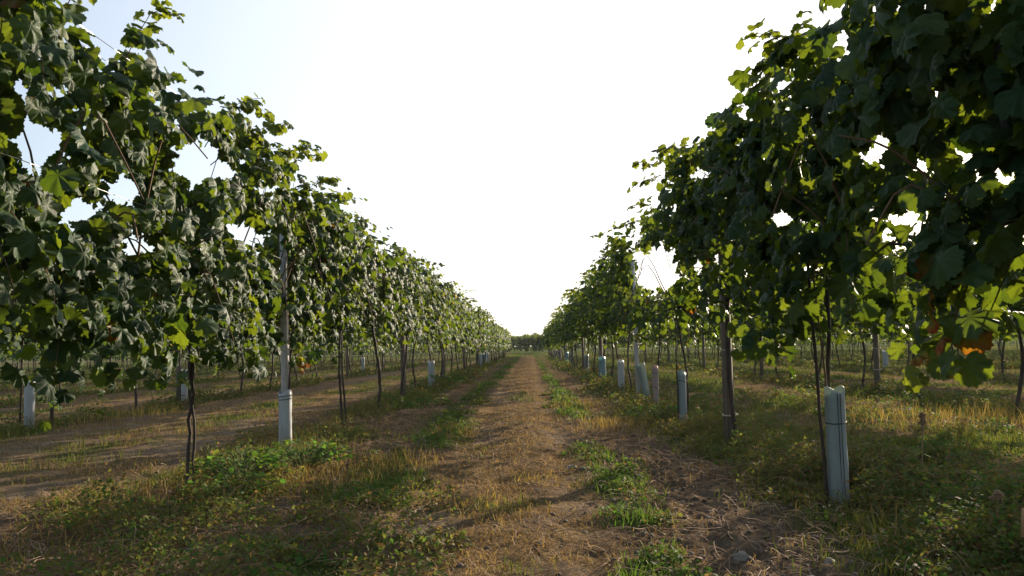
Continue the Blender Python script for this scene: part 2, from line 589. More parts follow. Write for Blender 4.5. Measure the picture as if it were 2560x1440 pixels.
# ------------------------------------------------------------------ grape leaves
def leaf_templates(level, rng):
    """a few bent five-lobed leaves: list of (V, F, UV); stalk end at the origin, tip towards +y, upper face +z"""
    half = np.array([(0.11, -0.17), (0.20, -0.25), (0.29, -0.22), (0.38, -0.23), (0.42, -0.11), (0.55, -0.09), (0.53, 0.03), (0.65, 0.09), (0.63, 0.20), (0.71, 0.28),
                     (0.66, 0.35), (0.67, 0.46), (0.59, 0.48), (0.54, 0.55), (0.54, 0.65), (0.44, 0.68), (0.40, 0.78), (0.29, 0.77), (0.20, 0.87), (0.10, 0.84)])
    if level == 'nearb':
        half = np.array([(0.13, -0.19), (0.30, -0.24), (0.42, -0.12), (0.52, -0.05), (0.56, 0.08), (0.66, 0.20), (0.64, 0.36), (0.55, 0.45),
                     (0.46, 0.50), (0.44, 0.62), (0.31, 0.74), (0.17, 0.79)])
    if level == 'mid':
        half = np.array([(0.20, -0.22), (0.50, -0.06), (0.64, 0.30), (0.47, 0.52), (0.28, 0.75)])
    if level == 'far':
        half = np.array([(0.42, -0.15), (0.55, 0.35)])
    tip = np.array([(0.0, 0.93)])
    ring = np.r_[[(0.0, 0.0)], half, tip, half[::-1] * (-1, 1)]
    n = len(ring)
    out = []
    for k in range(10):
        cup = rng.uniform(0.10, 0.62) * (1 if k < 8 else -0.6)
        fold = rng.uniform(0.0, 0.35)
        droop = rng.uniform(0.10, 0.70)
        wave = rng.uniform(0.03, 0.10)
        ph = rng.uniform(0, 6.28)
        asym = rng.uniform(0.9, 1.12)

        def bend(p):
            x, y = p[:, 0] * np.where(p[:, 0] > 0, asym, 1 / asym), p[:, 1]
            r = np.hypot(x, y - 0.2)
            z = -cup * x ** 2 * 1.6 - fold * np.abs(x) * 0.5 - droop * np.clip(y - 0.1, 0, 2) ** 2
            z = z + wave * np.sin(7 * np.arctan2(y - 0.2, x) + ph) * np.clip(r * 1.8, 0, 1.3)
            return np.c_[x, y, z]
        if level in ('near', 'nearb'):
            inner = ring * 0.55 + np.array([0, 0.22]) * 0.45
            inner[0] = (0, 0.06)
            P = np.r_[ring, inner, [(0, 0.22)]]
            a = np.arange(n)
            c = (a + 1) % n
            F3 = np.r_[np.stack([n + a, n + c, np.full(n, 2 * n)], 1)[:, ::-1],
                       np.stack([a, c, n + c], 1)[:, ::-1], np.stack([a, n + c, n + a], 1)[:, ::-1]]
        else:
            P = np.r_[ring, [(0, 0.22)]]
            a = np.arange(n)
            c = (a + 1) % n
            F3 = np.stack([a, c, np.full(n, n)], 1)[:, ::-1]
        V = bend(P)
        # make the upper face look to +z
        nz = np.cross(V[F3[:, 1]] - V[F3[:, 0]], V[F3[:, 2]] - V[F3[:, 0]])[:, 2].sum()
        if nz < 0:
            F3 = F3[:, ::-1]
        out.append((V, F3, P))
    return out

_trng = np.random.default_rng(3)
LEAF_T = {k: leaf_templates(k, _trng) for k in ('near', 'nearb', 'mid', 'far')}

def place_leaves(pos, nrm, tip, size, tint, level, rng):
    """one batch of leaves -> V, F, UV, tint per vertex"""
    T = LEAF_T[level]
    nrm = nrm / (np.linalg.norm(nrm, axis=1)[:, None] + 1e-9)
    tip = tip - nrm * (tip * nrm).sum(1)[:, None]
    tip /= np.linalg.norm(tip, axis=1)[:, None] + 1e-9
    bx = np.cross(tip, nrm)
    which = rng.integers(0, len(T), len(pos))
    Vs, Fs, Us, Cs, off = [], [], [], [], 0
    for k, (tv, tf, tu) in enumerate(T):
        s = np.where(which == k)[0]
        if not len(s):
            continue
        sz = size[s][:, None, None]
        W = pos[s][:, None, :] + sz * (tv[None, :, 0:1] * bx[s][:, None, :] + tv[None, :, 1:2] * tip[s][:, None, :] + tv[None, :, 2:3] * nrm[s][:, None, :])
        nv = len(tv)
        Vs.append(W.reshape(-1, 3))
        Fs.append((tf[None] + off + nv * np.arange(len(s))[:, None, None]).reshape(-1, 3))
        Us.append(np.tile(tu, (len(s), 1)))
        Cs.append(np.repeat(tint[s], nv, 0))
        off += nv * len(s)
    return np.concatenate(Vs), np.concatenate(Fs), np.concatenate(Us), np.concatenate(Cs)

def spline(P, n):
    P = np.asarray(P, float)
    Q = np.r_[[2 * P[0] - P[1]], P, [2 * P[-1] - P[-2]]]
    t = np.linspace(0, len(P) - 1 - 1e-6, n)
    i = t.astype(int)
    f = (t - i)[:, None]
    a, b_, c, d = Q[i], Q[i + 1], Q[i + 2], Q[i + 3]
    return 0.5 * ((2 * b_) + (c - a) * f + (2 * a - 5 * b_ + 4 * c - d) * f ** 2 + (3 * b_ - a - 3 * c + d) * f ** 3)

def vine_shoots(rng, H, base, half_len, n, spikes, bulk=1.0, lo=0.0, low_part=0.28):
    """growing shoots of one vine as point lists with a kind; x across the row, y along it"""
    S = []
    cz = 1.32
    for k in range(n):
        u = rng.uniform(-half_len, half_len)
        sd = 1 if k % 2 else -1
        r = rng.random()
        du = rng.uniform(-0.35, 0.35)
        if r < 0.50 * (1.0 - low_part) / 0.72:
            za = H - rng.random() ** 2 * 0.55
            ze = base + lo + rng.uniform(0.0, 1.0) * (za - base) * 0.75
            w1 = rng.uniform(0.05, 0.30)
            w2 = w1 + rng.uniform(0.10, 0.32) * bulk
            P = [(sd * 0.03, u, cz + 0.1), (sd * 0.12, u + du * .4, 0.5 * (cz + za) + .1), (sd * w1, u + du, za),
                 (sd * (w1 + w2) * .58, u + du * 1.3, za - 0.32 * (za - ze)), (sd * w2, u + du * 1.5, ze)]
            S.append(('drape', spline(P, 40)))
        elif r < 1.0 - low_part:
            za = H - rng.random() * 0.35
            w1 = rng.uniform(-0.1, 0.45) * bulk
            P = [(sd * 0.03, u, cz), (sd * 0.1, u + du * .5, 0.5 * (cz + za)), (sd * (0.12 + w1 * .6), u + du, za), (sd * (0.2 + w1), u + du * 1.4, za - 0.05)]
            S.append(('up', spline(P, 30)))
        else:
            w2 = rng.uniform(0.15, 0.42) * bulk
            ze = base + lo + rng.uniform(-0.05, 0.5)
            P = [(sd * 0.03, u, cz), (sd * w2 * .6, u + du * .4, cz + 0.2), (sd * w2, u + du, cz - 0.1), (sd * w2 * 1.05, u + du * 1.1, ze)]
            S.append(('low', spline(P, 24)))
    for k in range(spikes):
        u = rng.uniform(-half_len, half_len)
        sd = rng.choice([-1, 1])
        za = H + rng.uniform(-0.02, 0.12)
        out = rng.uniform(0.15, 0.55)
        du = rng.uniform(-0.3, 0.3)
        P = [(sd * 0.05, u, H - 0.7), (sd * 0.15, u + du * .3, H - 0.25), (sd * (0.15 + out * .5), u + du * .7, za), (sd * (0.15 + out), u + du, za + rng.uniform(-0.12, 0.03))]
        S.append(('tip', spline(P, 20)))
    return S

def sight_gap(px, py, rx, ry):
    """a straight opening through the leaves, from eye level between the rows: unit direction and angular half sizes"""
    return (px - 1322) / 2000.0, (866 - (px - 1322) * 0.021 - py) / 2000.0, rx / 2000.0, ry / 2000.0

GAPS = [sight_gap(*g) for g in (
    (480, 400, 62, 48), (540, 420, 40, 22), (604, 583, 38, 30), (290, 475, 34, 34), (174, 528, 40, 30), (40, 330, 34, 44), (90, 345, 34, 30), (60, 405, 26, 18), (330, 615, 30, 20), (20, 210, 22, 26), (660, 470, 14, 8),
    (2213, 396, 34, 26), (2225, 350, 18, 24), (2303, 424, 34, 22), (2240, 552, 40, 15), (2290, 535, 34, 20), (1963, 549, 34, 18), (1945, 535, 22, 14), (1655, 650, 40, 44), (1620, 690, 34, 30), (1668, 690, 30, 22), (1600, 640, 14, 20), (2490, 278, 14, 22),
    (2430, 382, 14, 30), (2511, 451, 24, 22), (2164, 399, 15, 11), (1866, 674, 16, 9), (1761, 430, 26, 16), (2100, 361, 12, 8), (2360, 220, 16, 14), (2050, 470, 15, 9), (2040, 590, 10, 8), (1800, 640, 12, 10), (1850, 610, 12, 7),
    (2380, 665, 12, 8), (2190, 545, 10, 8), (1745, 660, 16, 12))]

# leaves kept clear on the path side of the concrete post
POST_GAPS = [sight_gap(*g) for g in ((703, 600, 13, 26), (705, 640, 15, 28), (707, 680, 15, 28), (709, 720, 12, 28), (712, 790, 10, 28), (714, 840, 13, 30), (716, 890, 14, 26), (717, 940, 12, 20))]

def vine_foliage(seed, level, H=2.7, base=0.95, half_len=1.15, n=30, spikes=5, gap=0.050, leaf=0.104, bulk=1.0, autumn=0.006, extra=None, holes=None, jit=0.07, lo=0.0, at=None, low_part=0.28, thin=None):
    rng = np.random.default_rng(seed)
    S = vine_shoots(rng, H, base, half_len, n, spikes, bulk, lo, low_part)
    if extra:
        S += [(k, spline(P, 26)) for k, P in extra]
    pos, nrm, tip, size, tint = [], [], [], [], []
    cane = MB()
    for kind, P in S:
        seg = np.linalg.norm(np.diff(P, axis=0), axis=1)
        L = np.r_[0, np.cumsum(seg)]
        m = max(3, int(L[-1] / (gap * {'tip': 0.42, 'red': 0.6}.get(kind, 1))))
        t = (np.arange(m) + rng.uniform(0, 1)) / m * L[-1]
        Q = np.stack([np.interp(t, L, P[:, j]) for j in range(3)], 1)
        D = np.stack([np.interp(t, L, np.gradient(P[:, j])) for j in range(3)], 1)
        D /= np.linalg.norm(D, axis=1)[:, None] + 1e-9
        fr = t / L[-1]
        j = jit * (0.5 if kind == 'tip' else 1)
        alt = np.where(np.arange(m) % 2, 1.0, -1.0)[:, None]
        lat = np.cross(D, np.array([0, 0, 1.0]) + 0.3 * rng.normal(size=(m, 3)))
        lat /= np.linalg.norm(lat, axis=1)[:, None] + 1e-9
        q = Q + alt * lat * j * 0.8 + rng.normal(size=(m, 3)) * j * 0.55
        sd = np.sign(q[:, 0] + 1e-6)
        away = np.clip(np.abs(q[:, 0]) / 0.3, 0.15, 1.0) * sd
        high = np.clip((q[:, 2] - (H - 0.5)) / 0.5, 0, 1)
        N = np.stack([away * (0.95 - 0.55 * high), np.zeros(m), 0.42 + 0.6 * high], 1) + rng.normal(size=(m, 3)) * 0.42
        Tp = np.stack([away * 0.35, np.zeros(m), -0.95 + 0.25 * high], 1) + alt * lat * 0.35 + rng.normal(size=(m, 3)) * 0.33
        sz = leaf * rng.uniform(0.5, 1.22, m)
        yg = np.clip(rng.normal(0.10, 0.12, m), 0, 1)
        if kind == 'tip':
            sz *= np.interp(fr, [0, 0.4, 1], [1.0, 0.92, 0.60])
            yg = np.clip(0.15 + 0.65 * fr + rng.normal(0, 0.12, m), 0, 1)
        elif kind == 'up':
            sz *= np.interp(fr, [0, 0.7, 1], [1.0, 0.95, 0.55])
            yg = np.clip(yg + 0.35 * np.clip(fr - 0.7, 0, 1) / 0.3, 0, 1)
        else:
            sz *= np.interp(fr, [0, 0.85, 1], [1.0, 1.0, 0.6])
        au = np.where(rng.random(m) < autumn, rng.uniform(0.5, 1.0, m), 0.0)
        if kind == 'tip':
            au = au * 0.0
        if kind == 'red':
            au = np.where(rng.random(m) < 0.4, rng.uniform(0.5, 1.0, m), 0.0)
            yg = rng.uniform(0.25, 0.8, m)
            sz = leaf * rng.uniform(0.6, 1.0, m)
        keep = np.ones(m, bool)
        if thin:
            band = (q[:, 2] > thin[0]) & (q[:, 2] < thin[1])
            keep &= ~band | (rng.random(m) > thin[2])
        if at is not None:
            wx, wy = q[:, 0] + at[0], np.maximum(q[:, 1] + at[1], 0.3)
            cq = q + Tp * (sz * 0.35)[:, None]
            mg = (0.42 if at[0] < 0 else 0.22) * sz / wy
            for gx, gzz, ax, az in GAPS:
                ax, az = ax + mg, az + mg
                e = (((cq[:, 0] + at[0]) / wy - gx) / ax) ** 2 + (((cq[:, 2] - CAM_H) / wy - gzz) / az) ** 2
                keep &= e > 1.0 + 1.0 * (rng.random(m) - 0.35)
            if at[0] < 0 and 3 < at[1] < 9:
                for gx, gzz, ax, az in POST_GAPS:
                    e = (((cq[:, 0] + at[0]) / wy - gx) / (ax + mg * .8)) ** 2 + (((cq[:, 2] - CAM_H) / wy - gzz) / (az + mg * .8)) ** 2
                    keep &= (e > 1.0) | (q[:, 1] + at[1] > 7.6)
        keep &= q[:, 2] > base - 0.13 if kind != 'red' else q[:, 2] > 0.2
        pos.append(q[keep]); nrm.append(N[keep]); tip.append(Tp[keep]); size.append(sz[keep])
        tint.append(np.stack([yg, rng.random(m), au, np.ones(m)], 1)[keep])
        if level != 'far':
            st = P[::3]
            if kind in ('drape', 'up', 'low'):
                if rng.random() < 0.55:
                    continue
                if at is not None:
                    cy_ = np.maximum(P[:, 1] + at[1], 0.3)
                    if any(((((P[:, 0] + at[0]) / cy_ - g[0]) / (g[2] + 0.008)) ** 2 + (((P[:, 2] - CAM_H) / cy_ - g[1]) / (g[3] + 0.008)) ** 2 < 1).any() for g in GAPS):
                        continue
            cane.tube(st, np.linspace(0.0042, 0.0018, len(st)), 3, caps=False)
    if level in ('near', 'nearb'):
        for k in range(7):
            sd = -1 if k % 2 else 1
            u = rng.uniform(-half_len, half_len) * .85
            z1 = rng.uniform(1.45, min(2.2, H - 0.3) if H > 1.9 else 1.5)
            P = spline([(0.0, u * .75, 1.32), (sd * .12, u * .9, 1.32 + .45 * (z1 - 1.32)), (sd * .30, u, z1), (sd * .46, u + rng.normal(0, .15), z1 - rng.uniform(-.1, .5))], 9)
            cane.tube(P, np.linspace(0.0075, 0.004, 9), 5, caps=False)
    pos, nrm, tip, size, tint = map(np.concatenate, (pos, nrm, tip, size, tint))
    V, F, U, C = place_leaves(pos, nrm, tip, size, tint, level, rng)
    nleaf = len(F)
    ml = M_LEAF if level in ('near', 'nearb') else M_LEAF_FAR
    Fl = [F]
    mi = np.zeros(nleaf, int)
    if level != 'far':
        CV = np.concatenate(cane.V)
        CF = np.concatenate(cane.F) + len(V)
        V = np.r_[V, CV]
        U = np.r_[U, np.zeros((len(CV), 2))]
        C = np.r_[C, np.tile([0, .5, 0, 1], (len(CV), 1))]
        Fl.append(CF)
        mi = np.r_[mi, np.ones(len(CF), int)]
    return make_mesh("foliage", V, Fl, [ml, M_CANE], {"tint": C}, uv=U, smooth=True, mat_idx=mi)

def vine_trunk(seed, level, r=0.019, double=False, top=1.32, arms=True, bend=0.05, fork=False):
    rng = np.random.default_rng(seed + 500)
    mb = MB()
    sides = {'near': 9, 'mid': 6, 'far': 4}[level]
    npt = {'near': 16, 'mid': 8, 'far': 4}[level]
    for d in range(2 if double else 1):
        z = np.linspace(-0.06, top, npt)
        ox = (0.0, 0.042)[d]
        w = bend * np.c_[np.sin(z * 3 + seed), np.cos(z * 2.3 + seed * 1.7)] + rng.normal(0, 0.004, (npt, 2))
        w = w - w[0]
        P = np.c_[w[:, 0] + ox * (1 - 0.6 * z / top), w[:, 1] + ox * 0.3, z]
        R = (r if d == 0 else r * 0.8) * np.interp(z, [-0.06, 0.0, 0.12, top], [1.7, 1.5, 1.05, 0.9]) * rng.uniform(0.9, 1.15, npt)
        mb.tube(P, R, sides)
    topP = P[-1] if not double else np.array([0, 0, top])
    if arms and level != 'far':
        for s in (-1, 1):
            yy = np.linspace(0, 1.0, 7 if level == 'near' else 4)
            A = np.c_[topP[0] + rng.normal(0, 0.012, len(yy)), topP[1] + s * yy, topP[2] - 0.03 + 0.06 * np.sin(yy * 2.4) + rng.normal(0, 0.01, len(yy))]
            mb.tube(A, np.linspace(r * 0.9, r * 0.5, len(yy)), max(4, sides - 2))
    if fork:
        for s in (-1, 1):
            A = spline([(0, 0, top - 0.25), (s * 0.05 - .05, s * 0.2, top + 0.05), (-.05, s * 0.3, top + 0.45), (-.12 + .1 * s, s * 0.22, top + 0.9)], 12)
            mb.tube(A, np.linspace(r * 1.0, r * 0.45, 12), 7)
    return mb.mesh("trunk", [M_BARK])

# pools of shared meshes for vines that stand farther off
MID_F = [vine_foliage(100 + k, 'mid', H=2.58 + 0.05 * (k % 3), base=0.98, n=42, spikes=4, gap=0.060, leaf=0.112) for k in range(6)]
MID_T = [vine_trunk(100 + k, 'mid', r=0.020) for k in range(4)]
MID2_F = [vine_foliage(140 + k, 'far', H=2.6, base=0.80, n=32, spikes=3, gap=0.078, leaf=0.145) for k in range(5)]
FAR_F = [vine_foliage(180 + k, 'far', H=2.6, base=0.70, n=24, spikes=0, gap=0.105, leaf=0.19) for k in range(4)]
BLOCK_F = [vine_foliage(220 + k, 'far', H=2.35, base=0.45, n=26, spikes=3, gap=0.12, leaf=0.26, lo=-0.2) for k in range(3)]
FAR_T = [vine_trunk(180 + k, 'far', r=0.024, top=1.6) for k in range(3)]

def join_meshes(name, items):
    """items: list of (mesh, Matrix) -> one mesh with the union of materials"""
    import bmesh
    bm = bmesh.new()
    mats = []
    for me, mat in items:
        t = me.copy()
        t.transform(mat)
        idx = []
        for m in me.materials:
            if m not in mats:
                mats.append(m)
            idx.append(mats.index(m))
        a = np.zeros(len(t.polygons), np.int32)
        t.polygons.foreach_get("material_index", a)
        t.polygons.foreach_set("material_index", np.array(idx, np.int32)[a])
        bm.from_mesh(t)
        bpy.data.meshes.remove(t)
    me = bpy.data.meshes.new(name)
    bm.to_mesh(me)
    bm.free()
    for m in mats:
        me.materials.append(m)
    return me

FAR_V = [join_meshes("grapevine", [(FAR_F[k % 4], Matrix.Identity(4)), (FAR_T[k % 3], Matrix.Identity(4))]) for k in range(5)]

# ------------------------------------------------------------------ the vines
def row_x(k):
    return ROW0 + ROW_GAP * k            # k = 0: row right of the path; -1: row left of it

def vine_thing(x, y, label, group, fol, trk, rz=0.0, sz=1.0):
    t = thing("grapevine", label, "grapevine", (x, y, gz(x, y)), rz, group)
    t.scale = (1, 1, sz)
    link("trunk", trk, t)
    link("foliage", fol, t)
    return t

L0, R0 = 3.10, 2.50          # distance of the first vine of either path-side row
# near vines, each grown on its own
RED = [('red', [(-0.10, 0.35, 1.25), (-0.14, 0.44, 1.06), (-0.16, 0.52, 0.92), (-0.18, 0.56, 0.82), (-0.19, 0.58, 0.76)]),
       ('low', [(-0.02, 0.30, 1.22), (-0.04, 0.42, 1.04), (-0.02, 0.50, 0.96), (0.0, 0.56, 0.92)]),
       ('low', [(-0.12, 0.50, 1.22), (-0.16, 0.62, 1.06), (-0.18, 0.72, 0.98), (-0.18, 0.8, 0.94)]),
       ('low', [(-0.05, 0.30, 1.25), (-0.14, 0.55, 1.08), (-0.16, 0.75, 0.98), (-0.16, 0.9, 0.92)])]
def hanging(us, z0, z1, side, n=1):
    r = np.random.default_rng(int(abs(us[0]) * 1000) + 5)
    out = []
    for u in us:
        for k in range(n):
            w = r.uniform(0.1, 0.4) * side
            a = u + r.normal(0, 0.08)
            out.append(('low', [(0.03 * side, a, 1.4), (w * .7, a + r.normal(0, .1), 1.5), (w, a + r.normal(0, .12), 1.1), (w * 1.1, a + r.normal(0, .15), r.uniform(z0, z1))]))
    return out
BROWN = [('red', [(0.02, 0.08, 0.98), (0.07, 0.10, 0.85), (0.09, 0.10, 0.72)])]
NEAR = [
    # row, index, label, foliage keywords, trunk keywords
    (-1, -1, None, dict(), dict()),
    (-1, 0, "nearest grapevine of the row left of the path, large drooping leaves reaching the picture edge",
     dict(H=2.66, base=0.72, n=54, spikes=5, low_part=0.42, lo=-0.05, extra=hanging(np.linspace(0.35, 1.2, 8), 0.62, 0.85, 1, 1)), dict()),
    (-1, 1, "grapevine with a bare double stem rising from bright green broadleaf weeds",
     dict(H=2.58, base=0.76, n=60, spikes=6, low_part=0.38, lo=-0.05,
          extra=hanging(np.linspace(-0.35, 0.35, 5), 0.72, 0.92, 1, 1) + [('low', [(0.0, 0.0, 1.1), (0.15, 0.15, 0.88), (0.28, 0.35, 0.80), (0.36, 0.62, 0.78)]), ('tip', [(0.1, 0.0, 2.3), (0.2, 0.1, 2.55), (0.3, 0.2, 2.68), (0.42, 0.28, 2.72)]), ('tip', [(0.1, 0.1, 2.2), (0.25, 0.3, 2.42), (0.38, 0.42, 2.55), (0.5, 0.5, 2.60)])]),
     dict(double=True, r=0.0105, top=1.25, bend=0.015)),
    (-1, 2, "grapevine entwined round the pale concrete post standing in a white guard",
     dict(H=2.50, base=0.85, n=60, spikes=5, low_part=0.34, extra=BROWN), dict(r=0.010, bend=0.02)),
    (-1, 3, "grapevine with a straight dark double stem just beyond the concrete post",
     dict(H=2.46, base=0.95, n=52, spikes=4), dict(double=True, r=0.014, bend=0.02)),
    (-1, 4, "grapevine with a short dark stem midway between concrete post and next wooden post",
     dict(H=2.46, base=0.88, n=48, spikes=4), dict(r=0.022)),
    (-1, 5, "grapevine tied to the first weathered wooden post of the row left of the path",
     dict(H=2.48, base=0.95, n=36, spikes=3), dict(r=0.020)),
    (-1, 6, "grapevine with a thin crooked stem just beyond the first wooden post left of the path",
     dict(H=2.48, base=0.95, n=34, spikes=4), dict(r=0.018, bend=0.07)),
    (-1, 7, "grapevine with yellow green young shoots above a pale guard left of the path",
     dict(H=2.46, base=0.92, n=34, spikes=9, autumn=0.04), dict(r=0.018)),
    (0, -1, None, dict(H=2.7, n=34), dict()),
    (0, 0, "nearest grapevine right of the path with red and yellow leaves hanging low",
     dict(H=2.62, base=0.86, n=60, spikes=3, extra=RED, leaf=0.114, autumn=0.0, bulk=0.85), dict(r=0.026, fork=True)),
    (0, 1, "dark grapevine growing out of the nearest tall pale blue guard",
     dict(H=2.50, base=0.88, n=64, thin=(1.2, 1.75, 0.35), leaf=0.108, spikes=2, autumn=0.0, bulk=0.75, extra=hanging(np.linspace(-0.3, 0.3, 4), 0.66, 0.85, -1, 1) + [('tip', [(-.05, -.35, 2.4), (-.25, -.48, 2.5), (-.43, -.57, 2.40), (-.5, -.62, 2.16)])]), dict(r=0.012, bend=0.02)),
    (0, 2, "grapevine with a dark stem bound to the large weathered post right of the path",
     dict(H=2.58, base=1.08, n=56, thin=(1.15, 1.8, 0.5), spikes=4, bulk=0.75, extra=[('tip', [(0, .1, 2.3), (-.2, .3, 2.5), (-.45, .45, 2.62), (-.7, .5, 2.58)]), ('tip', [(0, .2, 2.2), (-.25, .4, 2.4), (-.5, .5, 2.46), (-.72, .6, 2.4)])]), dict(r=0.021, bend=0.02)),
    (0, 3, "grapevine above the pale guard just beyond the large weathered post",
     dict(H=2.52, base=0.95, n=44, thin=(1.15, 1.9, 0.62), spikes=4, bulk=0.85, half_len=0.98, extra=[('tip', [(0, .1, 2.1), (-.2, .3, 2.3), (-.45, .45, 2.4), (-.75, .5, 2.34)])]), dict(r=0.012)),
    (0, 4, "low thin grapevine above the pinkish guard, its top leaving a gap of sky",
     dict(H=1.62, base=0.90, n=22, spikes=1), dict(r=0.012)),
    (0, 5, "grapevine beside the tall pale post with the leaning split guard",
     dict(H=2.70, base=0.95, n=36, spikes=6, half_len=1.0), dict(r=0.016)),
    (0, 6, "grapevine growing from the narrow grey guard just beyond the tall pale post",
     dict(H=2.72, base=0.90, n=30, spikes=4), dict(r=0.014)),
]
for (row, idx, label, fk, tk) in NEAR:
    if label is None:
        continue
    y = (L0 if row < 0 else R0) + STEP * idx
    x = row_x(row)
    seed = 17 * idx + (900 if row < 0 else 1300)
    kw = dict(H=2.7, base=0.9, n=32, spikes=5)
    kw.update(fk)
    vine_thing(x, y, label, None, vine_foliage(seed, 'near' if y < 8 else 'nearb' if y < 12 else 'mid', at=(x, y), **kw), vine_trunk(seed, 'near', **tk))

rv = np.random.default_rng(21)
ROW_END = 76.0
ORD = ["first", "second", "third", "fourth", "fifth", "sixth", "seventh", "eighth", "ninth", "tenth"]

def far_vine(x, y, label, group):
    rz = math.pi if rv.random() < 0.5 else 0.0
    s = rv.uniform(0.95, 1.05) * (0.90 if x < 0 else 0.96 if x < 3 else 0.87)
    jx = rv.normal(0, 0.04)
    if y < 24:
        t = vine_thing(x + jx, y, label, group, MID_F[rv.integers(6)], MID_T[rv.integers(4)], rz, s)
    elif y < 46:
        t = vine_thing(x + jx, y, label, group, MID2_F[rv.integers(5)], MID_T[rv.integers(4)], rz, s)
    else:
        t = link("grapevine", FAR_V[rv.integers(5)], None, (x + jx, y, gz(x, y)))
        t.rotation_euler = (0, 0, rz)
        t.scale = (1, 1, s)
        tag(t, label, "grapevine", group)
    return t

budget = 285 - 16
SIDE = {-1: "path-side row left of the path", 0: "path-side row right of the path"}
for row, first, y0 in ((-1, 8, L0), (0, 7, R0)):
    i = first
    while y0 + STEP * i < ROW_END:
        y = y0 + STEP * i
        side = "left" if row < 0 else "right"
        if y < 46:
            lab, grp = f"leafy grapevine in the middle stretch of the row bordering the path on its {side}", f"grapevines along the middle of the row {side} of the path"
        else:
            lab, grp = f"small grapevine in the far stretch of the row bordering the path on its {side}", f"grapevines at the far end of the row {side} of the path"
        far_vine(row_x(row), y, lab, grp)
        budget -= 1
        i += 1
# rows further out, as far as the frame shows them
outer = []
for k in range(1, 9):
    for sgn in (-1, 1):
        row = -1 - k if sgn < 0 else k
        x = row_x(row)
        y0 = (1.25 if sgn < 0 else 0.5) + 0.37 * k % STEP
        i = 0
        while True:
            y = y0 + STEP * i
            if y > ROW_END:
                break
            lim = abs(x) / (0.64 if sgn < 0 else 0.66) - 2.6
            if y > max(3.0, lim):
                outer.append((math.hypot(x, y) * (1 + 0.25 * (k - 1)), row, x, y))
            i += 1
outer.sort()
NTH = {1: "second", 2: "third", 3: "fourth", 4: "fifth", 5: "sixth", 6: "seventh", 7: "eighth", 8: "ninth"}
rest = []
for d, row, x, y in outer:
    side, k = ("left", -1 - row) if row < 0 else ("right", row)
    if budget > 0:
        if k == 1 and y < 24:
            lab, grp = f"grapevine in the near part of the second row out {side} of the path", f"near grapevines of the second row out {side} of the path"
        elif k == 1:
            lab, grp = f"grapevine far along the second row out {side} of the path", f"far grapevines of the second row out {side} of the path"
        else:
            lab, grp = f"grapevine in the {NTH[k]} row out {side} of the path, half hidden behind nearer rows", f"grapevines of the {NTH[k]} row out {side} of the path"
        far_vine(x, y, lab, grp)
        budget -= 1
    else:
        rest.append((x, y))
items = []
for x, y in rest:
    items.append((FAR_V[rv.integers(5)], Matrix.Translation((x, y, gz(x, y))) @ Matrix.Rotation(math.pi * rv.integers(2), 4, 'Z')))
# the block of rows beyond the headland, seen across the end of the path
for y, off in ((104.0, 0.0), (106.0, 1.1), (109.0, 0.5)):
    for x in np.arange(-95, 95.1, STEP) + off:
        items.append((BLOCK_F[rv.integers(3)], Matrix.Translation((x + rv.normal(0, .1), y, gz(x, y))) @ Matrix.Rotation(math.pi / 2, 4, 'Z')))
tag(link("distant_vine_rows", join_meshes("distant_vine_rows", items)), "dense far-off vine rows filling the background behind the nearer rows", "vine rows", kind="stuff")

# ------------------------------------------------------------------ posts
def post_parts(kind, height, seed):
    rng = np.random.default_rng(seed)
    mb = MB()
    if kind == 'concrete':
        w = 0.034
        o = [(-w, -w * .8), (-w * .8, -w), (w * .8, -w), (w, -w * .8), (w, w * .8), (w * .8, w), (-w * .8, w), (-w, w * .8)]
        mb.prism(o, -0.05, height, 0.9, (-0.03, 0))
    else:
        w = 0.045
        o = [(w * (1 + rng.normal(0, .05)) * math.cos(a) * (0.9 if i % 2 else 1.08), w * math.sin(a) * (0.9 if i % 2 else 1.08)) for i, a in enumerate(np.linspace(0, 2 * math.pi, 11)[:-1])]
        mb.prism(o, -0.05, height, 0.86, (rng.normal(0, .012), rng.normal(0, .012)))
    return mb.mesh("post", [M_CONC if kind == 'concrete' else M_POST], smooth=False)

def tie_mesh(r, mat, thick=0.004):
    mb = MB()
    a = np.linspace(0, 2 * math.pi, 15)
    mb.tube(np.c_[r * np.cos(a), r * np.sin(a), 0.008 * np.sin(a + 0.5)], thick, 4, caps=False)
    return mb.mesh("tie", [mat])

POST_M = {('wood', k): post_parts('wood', 2.45, k) for k in range(3)}
POST_M[('concrete', 0)] = post_parts('concrete', 2.3, 9)
TIE_M = tie_mesh(0.062, M_TIE, 0.006)

def post(x, y, label, group=None, kind='wood', ties=(0.25, 0.85), hz=1.0):
    t = thing("trellis_post", label, "post", (x, y, gz(x, y)), 0, group)
    m = POST_M[(kind, 0 if kind == 'concrete' else int(abs(x * 7 + y * 3)) % 3)]
    s = link("shaft", m, t)
    s.scale = (1, 1, hz)
    for z in ties:
        link("tie", TIE_M, t, (0.012, 0, z))
    return t

